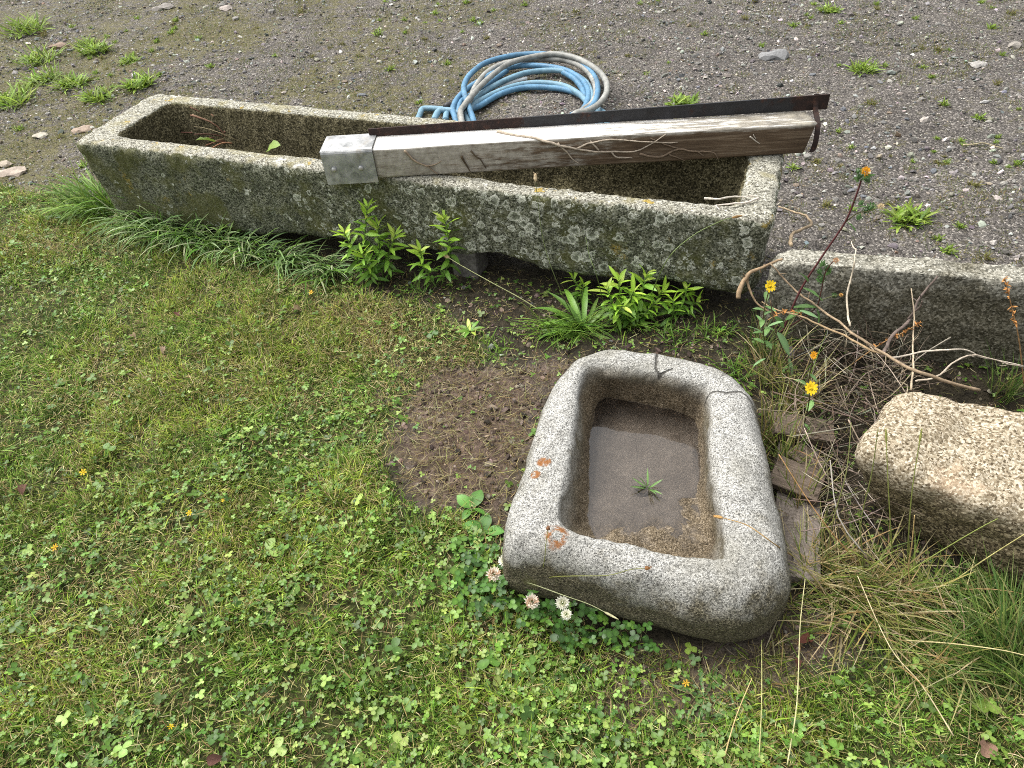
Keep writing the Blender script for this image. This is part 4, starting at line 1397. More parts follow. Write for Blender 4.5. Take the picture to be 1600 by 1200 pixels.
YPX = [(20, 160, 40), (70, 128, 30), (115, 135, 26), (155, 152, 27), (220, 135, 26), (60, 95, 34), (150, 82, 24), (40, 50, 34), (135, 70, 18), (200, 95, 16), (345, 20, 0), (1350, 108, 22), (1418, 345, 32), (1295, 18, 16), (1065, 162, 24)]
YLAB = ['brightest green weed tuft at the left edge of the gravel', 'spiky weed tuft near the left edge above the brightest one', 'weed tuft just right of the spiky one at the top left', 'weed tuft nearest the left end of the long trough',
        'weed tuft behind the left end of the trough with tall stalks', 'wide low weed tuft in the upper left', 'small dark weed tuft in the upper left', 'pale yellowish weed tuft at the top left corner', 'faint yellowish weed tuft at the top left', 'small weed tuft right of the dark one at the upper left',
        '', 'lone yellow-green weed tuft in the gravel at the upper right', 'bright star-shaped grass tuft in the gravel above the stone slab', 'weed tuft at the top edge right of the middle', 'flat bright green weed tuft just behind the black steel bar']
for (px, py, s), lab in zip(YPX, YLAB):
    if not s:
        continue
    p = at(px, py)
    L = s * 1.2 / FPX * ((p - CAM) @ FW)
    tuft(px, py, lab, 'weed tufts growing in the gravel', n=170, L=L * .9, spread=L * .65, w0=.010 if s > 22 else .006, cols=YARD, droop=(.2, .9), tilt=(.5, 1.4), seg=4)
r9 = np.random.default_rng(4)
extra = [(int(x), int(y), 6 + int(5 * k)) for x, y, k in zip(r9.uniform(0, 1600, 900), r9.uniform(0, 260, 900), r9.random(900)) if (fbm(np.array([[x / 90, y / 45]]), 3)[0] > .53 + .05 * (x > 400)) and (y < 140 + max(0, x - 250) * .05 or x > 1300) and not (690 < x < 960 and y > 70)][:110]
small = extra + [(590, 55, 15), (470, 18, 12), (700, 100, 12), (610, 110, 12), (760, 60, 10), (655, 160, 12), (1190, 70, 10), (1165, 32, 12), (1240, 40, 12), (1100, 55, 10), (1360, 165, 14), (1475, 165, 14), (1530, 185, 16), (1520, 290, 16), (1500, 355, 14), (1240, 262, 14), (1275, 250, 14), (1480, 395, 20), (1465, 375, 14), (1540, 405, 14), (1480, 250, 10), (1590, 255, 14),
         (1390, 320, 10), (1310, 205, 9), (1330, 230, 9), (980, 85, 9), (1010, 115, 9), (820, 8, 10), (900, 20, 10), (245, 65, 10), (310, 60, 10), (400, 45, 10), (330, 105, 12), (430, 90, 8), (560, 90, 10), (680, 20, 10), (1550, 45, 14), (1580, 20, 12), (1430, 30, 10), (1455, 120, 10), (1560, 130, 12), (250, 120, 10), (30, 200, 14), (95, 215, 12), (130, 260, 14), (1330, 330, 14), (1290, 325, 16)]
tm = [tuft_mesh(n=46, L=1, spread=.45, w0=.13, cols=YARD, droop=(.2, .9), tilt=(.2, 1.3), seg=3) for _ in range(4)]
tm2 = [tuft_mesh(n=46, L=1, spread=.6, w0=.11, cols=[(.16, .14, .04), (.20, .19, .05), (.14, .15, .035)], droop=(.2, .9), tilt=(.2, 1.3), seg=3) for _ in range(3)]
for i, (px, py, s) in enumerate(small):
    p = at(px, py)
    L = s * .85 / FPX * ((p - CAM) @ FW)
    add('weed_tuft', tm[i % 4] if i % 3 else tm2[i // 3 % 3], M_BLADE, loc=(p[0], p[1], gzp(p[0], p[1])), rot=(0, 0, random.uniform(0, 6)), scale=L, label=('small green weed tuft ' if i % 3 else 'small yellowish moss tuft ') + zone(px, py), cat='weed tuft', group=('green weed tufts ' if i % 3 else 'yellowish tufts ') + zone(px, py))

# long half-dry grass in the lower right corner
MIXG = [(.13, .18, .03), (.20, .24, .05), (.28, .27, .08), (.38, .31, .15), (.30, .22, .09), (.08, .12, .02), (.45, .38, .22)]
DEEP = [(.06, .12, .02), (.09, .16, .03), (.13, .19, .04), (.24, .26, .09)]
G2 = 'long grass tufts at the lower right'
for (px, py, n, L, cols, az, azs, tl, lab) in [
        (1262, 900, 70, .17, MIXG, .4, 2.4, (.1, 1.2), 'straw and green grass tuft hugging the right flank of the sink'),
        (1330, 912, 100, .17, MIXG, 0, 3.1, (.1, 1.3), 'matted straw-coloured grass tuft right below the end-grain offcut'),
        (1385, 925, 120, .18, MIXG, 0, 3.1, (.2, 1.4), 'matted yellow grass tuft in the middle of the lower right'),
        (1340, 960, 90, .20, MIXG, -2.2, 2.0, (.3, 1.4), 'sprawling yellow grass tuft lying towards the bottom edge'),
        (1450, 945, 80, .15, MIXG, 0, 3.1, (.3, 1.4), 'half-dry grass tuft below the lower corner of the boulder'),
        (1548, 972, 110, .17, DEEP, 2.6, 1.9, (.4, 1.4), 'dark green long grass tuft under the boulder'),
        (1590, 1005, 130, .22, DEEP, 2.4, 1.8, (.3, 1.4), 'dark green grass tuft at the right edge'),
        (1585, 1060, 140, .22, DEEP, 1.8, 1.5, (.1, 1.1), 'thick green grass tuft at the right edge near the bottom'),
        (1500, 1010, 80, .20, MIXG + DEEP, 2.8, 2.6, (.5, 1.4), 'loose mixed grass tuft right of the bare earth'),
        (1420, 1030, 60, .16, DEEP + MIXG, 0, 3.1, (.4, 1.4), 'low mixed grass tuft above the bottom edge'),
        (1650, 960, 80, .15, DEEP, 2.8, 1.2, (.3, 1.2), 'grass tuft half hidden under the boulder at the right edge'),
        (1240, 960, 50, .12, MIXG, -1.2, 1.6, (.3, 1.4), 'short straw tuft at the lower right corner of the sink')]:
    tuft(px, py, lab, G2, n=int(n * 1.6), L=L * 1.05, spread=.06, w0=.0026, cols=cols, droop=(.2, 1.2), tilt=tl, seg=6, az=az, azs=azs)
# thin grass between sink, plants and slab
G3 = 'thin weedy grass right of the sink'
for (px, py, n, L, cols, lab) in [
        (1205, 690, 60, .17, MIXG, 'thin yellowish grass tuft at the upper right flank of the sink'), (1225, 735, 70, .14, DEEP + MIXG, 'short green grass tuft wedged between sink and board offcuts'),
        (1195, 600, 40, .20, MIXG, 'thin mixed grass tuft behind the right corner of the sink'), (1235, 640, 50, .20, MIXG, 'tall thin grass tuft beside the yellow flower'), (1180, 560, 40, .16, DEEP, 'dark thin grass tuft behind the sink below the flower stems'),
        (1570, 610, 40, .16, DEEP, 'green grass tuft between the slab and the boulder at the right'), (1240, 800, 30, .16, MIXG, 'sparse grass tuft against the end-grain offcut')]:
    tuft(px, py, lab, G3, n=int(n * 1.7), L=L * 1.2, spread=.03, w0=.0026, cols=cols, droop=(.1, .9), tilt=(.0, .7), seg=5)

def stalk(name, pts, rad, col, label, cat, group=None, head=None):
    """a single stem through photograph points (x, y, height or ('Y', depth))"""
    W = []
    for q in pts:
        W.append(q if len(q) == 4 else at(*q))
    W = np.array([w_[:3] for w_ in W])
    b = W[0].copy()
    P = spline(W - b, 5)
    V, F = tube(P, np.linspace(rad, rad * .55, len(P)), 5)
    c = np.linspace(.9, 1.1, len(V))[:, None] * np.array(col)
    t = thing(name, tuple(b), label, cat, group)
    add('stem', mesh('stem', V, F, c), M_LEAF if col[1] > col[0] else M_DRY, t)
    if head:
        hl, hr, hc = head
        d = P[-1] - P[-4]
        d /= np.linalg.norm(d)
        q = P[-1] + np.linspace(-.1, 1, 9)[:, None] * d * hl
        m = MB()
        V, F = tube(q, hr * np.array([.3, .75, 1, 1, .95, .85, .7, .5, .2]), 7)
        m.put(V, F, hc)
        for k in range(60):             # rough scales and old stamens
            t_ = rng.random()
            o_ = q[0] * (1 - t_) + q[-1] * t_
            dr = rng.standard_normal(3)
            dr /= np.linalg.norm(dr)
            s_ = np.cross(dr, d) * hr * .25
            m.put([o_ + dr * hr * .6 - s_, o_ + dr * hr * .6 + s_, o_ + dr * hr * 1.45 + d * hr * .3], [[0, 1, 2]], np.array(hc) * rng.uniform(.7, 1.6))
        add('seed_head', m.build('seed_head', False), M_DRY, t)
    return t
def Y(px, py, y):
    return tuple(atY(px, py, y)) + (0,)
PYB = at(905, 515)[1]
stalk('plantain_stalk', [(905, 515, 0), Y(870, 440, 1.74), Y(850, 380, 1.80), Y(841, 320, 1.85), Y(837, 282, 1.88)], .0016, (.16, .20, .07), 'upright plantain stalk with a pale seed head against the post', 'plantain stalk', None, (.020, .0055, (.48, .38, .24)))
stalk('plantain_stalk', [(880, 510, 0), (820, 470, .06), (760, 437, .10), (716, 412, .13), (700, 402, .135)], .002, (.34, .36, .17), 'long slanting pale plantain stalk in front of the trough, head to the left', 'plantain stalk', None, (.028, .006, (.42, .32, .18)))
stalk('grass_stalk', [(1010, 480, 0), Y(1040, 410, 1.66), Y(1080, 370, 1.68), Y(1125, 346, 1.70), Y(1145, 340, 1.71)], .0018, (.22, .29, .10), 'arching green stalk with a brown head before the right end of the trough', 'grass stalk', None, (.03, .004, (.22, .13, .05)))
stalk('grass_stalk', [(945, 480, 0), Y(932, 430, 1.74), Y(921, 400, 1.77), Y(915, 370, 1.8)], .0012, (.16, .22, .07), 'thin upright green stalk before the lichened trough side', 'grass stalk')
sinkg = 'grass stalks leaning over the sink'
stalk('grass_stalk', [(1240, 870, .02), (1210, 850, .24), (1170, 822, .255), (1140, 812, .25), (1128, 809, .245)], .0014, (.30, .19, .07), 'thin brown seed stalk curving over the right rim of the sink', 'grass stalk', sinkg, (.02, .0035, (.34, .20, .07)))
stalk('grass_stalk', [(848, 910, .06), (860, 902, .14), (900, 900, .19), (950, 899, .215), (985, 890, .225), (1008, 888, .228)], .0012, (.20, .21, .06), 'thin green stalk with a brown bud lying on the front rim of the sink', 'grass stalk', sinkg, (.010, .0045, (.20, .10, .04)))
stalk('grass_stalk', [(840, 920, .05), (850, 880, .18), (853, 850, .225), (856, 828, .245)], .0012, (.20, .21, .06), 'short upright stalk with a dark bud before the rust ring of the sink', 'grass stalk', sinkg, (.008, .0045, (.16, .08, .04)))
stalk('grass_stalk', [(800, 905, .05), (830, 912, .10), (880, 930, .12), (920, 944, .12), (946, 957, .12)], .0013, (.36, .38, .20), 'pale grass stalk crossing the clover in front of the sink', 'grass stalk', sinkg, (.03, .0026, (.40, .38, .22)))
lg = 'long single grass stalks in the lower right'
for i, (pts, c, lab) in enumerate([
        ([(1395, 870, .03), (1392, 830, .15), (1388, 760, .28), (1385, 690, .38)], (.23, .26, .07), 'straight upright green stalk before the left face of the boulder'),
        ([(1418, 880, .03), (1420, 830, .15), (1426, 760, .28), (1437, 690, .38)], (.22, .25, .07), 'upright green stalk before the middle of the boulder face'),
        ([(1352, 890, .03), (1345, 820, .15), (1362, 740, .28), (1372, 670, .38)], (.24, .27, .08), 'upright green stalk at the left corner of the boulder'),
        ([(1375, 930, .02), (1440, 880, .10), (1540, 820, .20), (1590, 798, .22)], (.22, .26, .06), 'green stalk slanting up across the lower boulder face'),
        ([(1440, 960, .02), (1420, 900, .14), (1425, 850, .26), (1429, 805, .34)], (.40, .28, .12), 'orange-brown upright stalk in front of the boulder'),
        ([(1340, 880, .03), (1290, 820, .14), (1255, 770, .20), (1217, 710, .27)], (.38, .22, .09), 'reddish straw stalk leaning across the end-grain offcut'),
        ([(1290, 890, .02), (1300, 820, .13), (1322, 740, .24), (1330, 660, .32)], (.26, .28, .09), 'green stalk rising between the offcuts and the boulder'),
        ([(1490, 1150, .02), (1440, 1070, .05), (1390, 1010, .08), (1340, 900, .12)], (.50, .42, .25), 'long pale stalk slanting to the bottom right'),
        ([(1230, 1195, .02), (1245, 1100, .05), (1250, 980, .10), (1258, 905, .14)], (.45, .42, .22), 'pale stalk running straight down to the bottom edge'),
        ([(1185, 1200, .02), (1190, 1100, .04), (1190, 1000, .06)], (.34, .33, .14), 'thin green-brown stalk below the corner of the sink'),
        ([(1595, 1170, .02), (1500, 1080, .08), (1380, 980, .12), (1300, 920, .14)], (.22, .27, .08), 'long green stalk crossing the lower right corner diagonally'),
        ([(1400, 1000, .02), (1480, 1005, .10), (1560, 1015, .14), (1605, 1025, .15)], (.42, .36, .18), 'pale seed stalk lying towards the right edge'),
        ([(1130, 1190, .02), (1150, 1120, .04), (1175, 1060, .05)], (.45, .34, .16), 'orange straw stalk at the bottom right of the middle'),
        ([(1460, 930, .02), (1530, 880, .13), (1600, 835, .22)], (.34, .31, .12), 'yellow stalk slanting right in front of the boulder foot')]):
    stalk('grass_stalk', pts, .0016, c, lab, 'grass stalk', lg, (.03, .0024, (c[0] * 1.1, c[1], c[2])) if i in (0, 1, 3, 11) else None)

# ------------------------------------------------------------------ LEAVES FOR THE TALLER PLANTS
def lance(W=.2, n=7, bend=.5, fold=.25, wave=0, col=(.1, .2, .04), mid=1.35, shape=1.):
    """lance-shaped leaf along +Y of length 1, midrib folded"""
    V, F, C = [], [], []
    y = z = 0
    for i in range(n + 1):
        t = i / n
        a = bend * t
        w_ = W * .5 * (math.sin(math.pi * min(1, .06 + t * .94) ** shape) ** .8)
        if i == n:
            w_ = .002
        wv = wave * math.sin(t * 17)
        V += [(-w_, y, z + fold * w_ + wv * w_), (0, y, z), (w_, y, z + fold * w_ - wv * w_)]
        C += [np.array(col), np.array(col) * mid, np.array(col)]
        y += math.cos(a) / n
        z -= math.sin(a) / n
    for i in range(n):
        k = 3 * i
        F += [[k, k + 1, k + 4, k + 3], [k + 1, k + 2, k + 5, k + 4]]
    return mesh('leaf', np.array(V), F, np.array(C))
LW = [lance(.24, 6, b, .3, 0, c) for b, c in ((.25, (.30, .47, .05)), (.55, (.24, .42, .045)), (.9, (.16, .31, .04)), (.75, (.11, .23, .035)), (.5, (.36, .46, .08)), (1.2, (.10, .19, .03)))]
def aim(d, roll=0.):
    d = Vector(d).normalized()
    q = d.to_track_quat('Y', 'Z')
    return q @ Quaternion((0, 1, 0), roll)
def leafy(px, py, stems, label, group):
    """upright plant: per stem (tip x, tip y, depth shift)"""
    b = at(px, py)
    b[2] = gzp(b[0], b[1])
    t = thing('leafy_weed', tuple(b), label, 'leafy plant', group)
    for (sx, sy, dy, bx) in stems:
        tip = atY(sx, sy, b[1] + dy) - b
        root = np.array([bx, dy * .3, 0])
        P = spline([root, root * .5 + tip * .5 + (rng.normal(0, .012), rng.normal(0, .008), .0), tip], 8)
        L = np.linalg.norm(tip - root)
        V, F = tube(P, np.linspace(.0032, .0018, len(P)), 6)
        add('stem', mesh('stem', V, F, (.15, .24, .06)), M_LEAF, t)
        n = int(9 + L / .010)
        for i in range(n):
            f = (i + .5) / n
            f = .12 + .88 * f ** .85
            k = f * (len(P) - 1)
            i0 = int(min(k, len(P) - 2))
            p = P[i0] + (P[i0 + 1] - P[i0]) * (k - i0)
            ax = P[i0 + 1] - P[i0]
            ax /= np.linalg.norm(ax)
            th = i * 2.4 + rng.normal(0, .2)
            e1_ = np.cross(ax, [1, 0, 0])
            e1_ /= np.linalg.norm(e1_)
            e2_ = np.cross(ax, e1_)
            rise = .15 + .75 * f ** 3 + rng.normal(0, .1)
            d = (e1_ * math.cos(th) + e2_ * math.sin(th)) * math.cos(rise) + ax * math.sin(rise)
            l = (.060 if f < .75 else .060 - .05 * (f - .75)) * rng.uniform(.8, 1.15) * min(1, .55 + L * 3)
            vi = (0, 4)[int(rng.random() < .3)] if f > .8 else (1, 2)[int(rng.random() < .3)] if f > .55 else (2, 5)[int(rng.random() < .3)] if f > .3 else 3
            add('leaf', LW[vi], M_LEAF, t, loc=tuple(p), rot=aim(d, rng.normal(0, .45)), scale=(l * rng.uniform(.8, 1.25), l * rng.uniform(.75, 1.2), l))
    return t
G4 = 'upright leafy weeds in front of the trough'
leafy(598, 437, [(574, 322, .02, -.01), (537, 362, .0, -.05), (618, 366, -.01, .03), (566, 396, -.04, -.03), (590, 350, .05, 0)], 'largest leafy green weed left of the middle, against the trough', G4)
leafy(690, 446, [(694, 338, .02, 0), (656, 390, -.01, -.02)], 'tall narrow leafy weed right of the largest one, two stems', G4)
leafy(985, 500, [(1010, 428, .02, .0), (948, 450, .0, -.04), (1035, 455, .0, .03), (990, 455, -.03, 0), (966, 436, .02, -.02), (1022, 474, -.03, .03), (975, 478, -.05, -.03)], 'bushy bright leafy weed behind the sink, right of the plantain', G4)
leafy(1050, 500, [(1075, 448, .02, .01), (1052, 470, -.01, 0), (1092, 470, 0, .03)], 'small leafy weed furthest right under the trough', G4)
leafy(900, 478, [(893, 432, .05, 0), (912, 444, .03, .02)], 'short leafy weed behind the plantain leaves', G4)

PLT = [lance(.105, 10, b, .35, .10, c, 1.3, 1.) for b, c in ((1.3, (.11, .22, .035)), (1.7, (.14, .27, .04)), (.9, (.19, .31, .07)))]
def rosette(px, py, leaves, label, mats=PLT, name='plantain_plant', cat='plantain'):
    b = at(px, py)
    b[2] = gzp(b[0], b[1])
    t = thing(name, tuple(b), label, cat)
    for i, (az, el, l, wsc) in enumerate(leaves):
        d = (math.cos(az) * math.cos(el), math.sin(az) * math.cos(el), math.sin(el))
        add('leaf', mats[i % len(mats)], M_LEAF, t, loc=(d[0] * .004, d[1] * .004, .004), rot=aim(d, rng.normal(0, .25)), scale=(l * wsc, l, l))
    return t
rosette(912, 520, [(2.5, .75, .21, 1), (2.0, .95, .22, .9), (3.0, .25, .19, 1.1), (1.4, .9, .20, .9), (2.75, .5, .22, 1), (.6, .6, .17, .9), (1.75, .6, .19, 1), (3.5, .15, .17, 1), (.1, .3, .16, .8), (2.2, .35, .20, 1), (4.1, .2, .15, .9),
                  (1.0, .6, .16, .8), (3.2, .5, .18, .9), (4.9, .15, .13, 1), (5.6, .2, .15, .9), (2.4, 1.1, .19, .9)], 'ribwort plantain with long strap leaves behind the sink')
rosette(735, 520, [(a, .55, .05, 1.2) for a in np.linspace(0, 6, 8)], 'small weed seedling on the bare strip left of the plantain', LW[2:], 'weed_seedling', 'seedling')
rosette(737, 795, [(1.0, .4, .055, 2.2), (2.4, .5, .05, 2.2), (-.6, .35, .045, 1.8), (4.2, .4, .045, 1.8)], 'young broad-leaved weed at the left front corner of the sink', [lance(.3, 6, .6, .2, 0, (.10, .24, .04))], 'weed_seedling', 'seedling')
rosette(757, 830, [(1.4, .4, .05, 2.2), (2.9, .5, .055, 2.2), (-.2, .35, .05, 2.2), (4.0, .4, .055, 2.2)], 'second broad-leaved weed just below the first by the sink corner', [lance(.3, 6, .6, .2, 0, (.09, .22, .04))], 'weed_seedling', 'seedling')
# dandelion: toothed leaves
def toothed(n=7, W=.26, col=(.09, .19, .05)):
    V, F = [], []
    for i in range(2 * n + 1):
        t = i / (2 * n)
        w_ = W * .5 * (.25 + .9 * t if t < .75 else 1.6 * (1 - t) + .5 * .6 * (1 - t) * 4 * .5) * (1.0 if i % 2 else .45)
        if i == 2 * n:
            w_ = .003
        V += [(-w_, t, -.25 * t * t), (0, t, -.25 * t * t - .02), (w_, t, -.25 * t * t)]
    for i in range(2 * n):
        k = 3 * i
        F += [[k, k + 1, k + 4, k + 3], [k + 1, k + 2, k + 5, k + 4]]
    return mesh('leaf', np.array(V), F, (np.array(col)))
DND = [toothed(), toothed(6, .3, (.12, .22, .06))]
rosette(1100, 1088, [(a + rng.normal(0, .2), .12 + rng.random() * .3, rng.uniform(.055, .085), 1) for a in np.linspace(0, 5.6, 9)], 'dandelion rosette with toothed leaves below the sink', DND, 'dandelion_plant', 'dandelion')
rosette(1150, 1110, [(a + rng.normal(0, .2), .12 + rng.random() * .25, rng.uniform(.035, .06), 1) for a in np.linspace(0, 5.6, 7)], 'smaller dandelion rosette right of the bigger one', DND, 'dandelion_plant', 'dandelion')
rosette(1012, 762, [(a + rng.normal(0, .3), .5 + rng.random() * .7, rng.uniform(.030, .052), .7) for a in np.linspace(0, 5.8, 12)], 'tiny green sprig growing from the plug hole of the sink', [lance(.16, 4, .4, .2, 0, (.16, .28, .09))], 'grass_sprig', 'sprig')
bpy.data.objects['grass_sprig'].location = tuple(at(1012, 762, .092))
bpy.data.objects['grass_sprig'].location.z = .085
p_ = at(1003, 764, .09)
V, F = stone_mesh(77, .017, .4)
add('silt_clump', mesh('silt_clump', V, F, (.06, .045, .025), False), M_STONE, loc=(p_[0], p_[1], .086), label='dark clump of silt in the plug hole beside the sprig', cat='silt clump')

# ------------------------------------------------------------------ CLOVER AT THE SINK WITH WHITE FLOWERS
def clover_leaf(col, seed):
    m = MB()
    r = np.random.default_rng(seed)
    V, F = leaflet_fan(8, 1, .95, .05, .16)
    for k in range(3):
        a = k * 2.094 + r.normal(0, .08)
        d = r.normal(.05, .15)
        W = V.copy()
        W[:, 2] -= W[:, 0] * d + .12 * W[:, 0] ** 2
        c, s = math.cos(a), math.sin(a)
        W = np.column_stack([W[:, 0] * c - W[:, 1] * s, W[:, 0] * s + W[:, 1] * c, W[:, 2]])
        cc = np.tile(np.array(col), (len(W), 1)) * (.95 + .25 * (np.abs(V[:, 0] - .45) < .12))[:, None]
        cc[-1] *= 1.3
        m.put(W, F.tolist(), cc)
    return m.build('leaf')
CLM = [clover_leaf(c, i) for i, c in enumerate([(.05, .12, .022), (.065, .15, .026), (.10, .205, .032), (.15, .27, .045), (.04, .09, .022)])]
CP = gpoly([(712, 850), (760, 870), (800, 885), (850, 915), (900, 942), (960, 975), (1010, 990), (1010, 1030), (960, 1035), (900, 1020), (850, 990), (790, 975), (740, 965), (710, 920)])
cc0 = CP.mean(0)
clv = thing('clover_patch', (cc0[0], cc0[1], 0), 'lush clover patch with white flowers at the front left of the sink', 'clover')
pts = np.column_stack([rng.uniform(CP[:, 0].min(), CP[:, 0].max(), 5000), rng.uniform(CP[:, 1].min(), CP[:, 1].max(), 5000)])
pts = pts[(poly_sd(pts, CP) + (fbm(pts * 16, 3) - .5) * .09 > -.005) & (poly_sd(pts, SINK) < -.004)]
sel = []
for p in pts:
    if all((p[0] - q[0]) ** 2 + (p[1] - q[1]) ** 2 > .0125 ** 2 for q in sel):
        sel.append(p)
    if len(sel) >= 240:
        break
stm = MB()
for i, p in enumerate(sel):
    ds = -poly_sd(np.array([p]), SINK)[0]
    h = max(.015, .055 - ds * .28) * rng.uniform(.45, 1.5)
    s = float(np.clip(rng.lognormal(math.log(.0115), .28), .006, .019))
    bright = min(1, max(0, ds * 8))
    vi = rng.choice(5, p=[.3 - .1 * bright, .28, .17 + .08 * bright, .05 + .08 * bright, .20 - .06 * bright])
    add('leaf', CLM[vi], M_LEAF, clv, loc=(p[0] - cc0[0], p[1] - cc0[1], h), rot=(rng.normal(.15, .38), rng.normal(0, .38), rng.uniform(0, 6.28)), scale=s)
    q = np.array([[p[0] - cc0[0] + rng.normal(0, .01), p[1] - cc0[1] + rng.normal(0, .01), 0], [p[0] - cc0[0], p[1] - cc0[1], h - .0005]])
    V, F = tube(q, .0008, 4)
    stm.put(V, F, (.12, .20, .06))
add('stems', stm.build('stems'), M_LEAF, clv, kind='stuff')
def petals_ball(n, r, cols, cz, inner):
    m = MB()
    for i in range(n):
        z = 1 - 1.55 * (i + .5) / n
        th = i * 2.39996
        d = np.array([math.sqrt(max(0, 1 - z * z)) * math.cos(th), math.sqrt(max(0, 1 - z * z)) * math.sin(th), z])
        s = np.cross(d, [0, 0, 1])
        s /= np.linalg.norm(s) + 1e-6
        up = np.cross(s, d)
        w_ = r * .15
        tip = d * r * rng.uniform(.92, 1.15) + up * r * .15
        b = d * r * .25
        mid = d * r * .72
        c = np.array(cols[i % len(cols)]) * rng.uniform(.9, 1.1)
        k = np.array([inner, inner, c, c, c])
        m.put([b - s * w_ * .3, b + s * w_ * .3, mid - s * w_, mid + s * w_, tip], [[0, 1, 3, 2], [2, 3, 4]], k)
    return m.build('flower', False)
g = G('petal', .55, .3)
M_PET = g.fin(g.attr('col'))
_t = g.new('ShaderNodeBsdfTranslucent')
_mx = g.new('ShaderNodeMixShader')
_mx.inputs[0].default_value = .3
g.set(_t.inputs[0], g.attr('col'))
g.nt.links.new(g.b.outputs[0], _mx.inputs[1])
g.nt.links.new(_t.outputs[0], _mx.inputs[2])
g.nt.links.new(_mx.outputs[0], g.out.inputs[0])
def clover_flower(px, py, h, r, brown, lab):
    p = at(px, py, h)
    f = thing('clover_flower', (p[0], p[1] + .01, 0), lab, 'clover flower', 'white clover flowers by the sink')
    o = np.array([0, -.01, h])
    V, F = tube(spline([(0, 0, 0), (.002, -.003, h * .6), o], 5), .001, 5)
    add('stem', mesh('stem', V, F, (.16, .24, .08)), M_LEAF, f)
    cols = [(.80, .78, .66), (.84, .82, .72)] if not brown else [(.78, .68, .56), (.62, .42, .30), (.82, .76, .66), (.80, .74, .64)]
    add('flower', petals_ball(46, r, cols, 0, np.array([.30, .20, .10]) if brown else np.array([.35, .38, .16])), M_PET, f, loc=tuple(o), rot=(rng.normal(.3, .2), rng.normal(0, .2), 0))
clover_flower(771, 897, .085, .0175, True, 'double-looking white clover flower with brown heart, furthest left')
clover_flower(788, 876, .10, .0155, False, 'clean white clover flower touching the left flank of the sink')
clover_flower(831, 940, .085, .0175, True, 'browning pinkish clover flower in the middle of the clover')
clover_flower(879, 942, .085, .0155, False, 'greenish white clover flower right of the browning one')
clover_flower(885, 960, .080, .0125, False, 'smallest white clover flower low in the clover')
clover_flower(806, 879, .10, .009, True, 'withered brown clover head against the sink')

# ------------------------------------------------------------------ YELLOW FLOWERS
def daisy(n, r, col, cup=.25):
    m = MB()
    for ring, (rr, k) in enumerate(((1, n), (.68, n - 3))):
        for i in range(k):
            a = 2 * math.pi * (i + .5 * ring) / k + rng.normal(0, .06)
            d, s = np.array([math.cos(a), math.sin(a), 0]), np.array([-math.sin(a), math.cos(a), 0])
            l, w_ = r * rr * rng.uniform(.85, 1.1), r * .20
            z = np.array([0, 0, 1])
            c = np.array(col) * rng.uniform(.85, 1.12)
            m.put([d * r * .1, d * l * .6 - s * w_ + z * cup * l * .5, d * l * .6 + s * w_ + z * cup * l * .5, d * l - s * w_ * .6 + z * cup * l * .6, d * l + s * w_ * .6 + z * cup * l * .6],
                  [[0, 1, 2], [1, 3, 4, 2]], c)
    V, F = stone_mesh(3, r * .3, .7, 1)
    m.put(V + (0, 0, r * .1), F, np.array(col) * .8)
    return m.build('flower', False)
def butter(px, py, s, lab, cat='yellow flower', col=(.78, .55, .02), h=.03, n=6):
    p = at(px, py, h)
    f = thing('yellow_flower', (p[0], p[1], 0), lab, cat, 'small yellow flowers in the lawn')
    r = s / FPX * ((p - CAM) @ FW)
    V, F = tube(np.array([(0, 0, 0), (.001, 0, h * .5), (0, 0, h)]), .0008, 5)
    add('stem', mesh('stem', V, F, (.14, .2, .05)), M_LEAF, f)
    add('flower', daisy(n, r, col, .3), M_PET, f, loc=(0, 0, h), rot=(.5, rng.normal(0, .2), 0))
butter(130, 738, 6, 'small yellow flower at the left of the lawn, topmost there')
butter(296, 801, 5, 'small yellow flower in the lawn left of the middle')
butter(86, 855, 6, 'orange-yellow flower near the left edge of the lawn', col=(.75, .42, .02))
butter(267, 1135, 5, 'yellow flower near the bottom left of the lawn')
butter(348, 782, 3, 'tiny yellow bud in the lawn left of the middle', n=5)
butter(486, 457, 4, 'tiny orange flower in the lawn below the grass row', col=(.75, .4, .03))
butter(1072, 1067, 6, 'half-closed orange yellow flower beside the dandelion leaves', col=(.62, .36, .03))

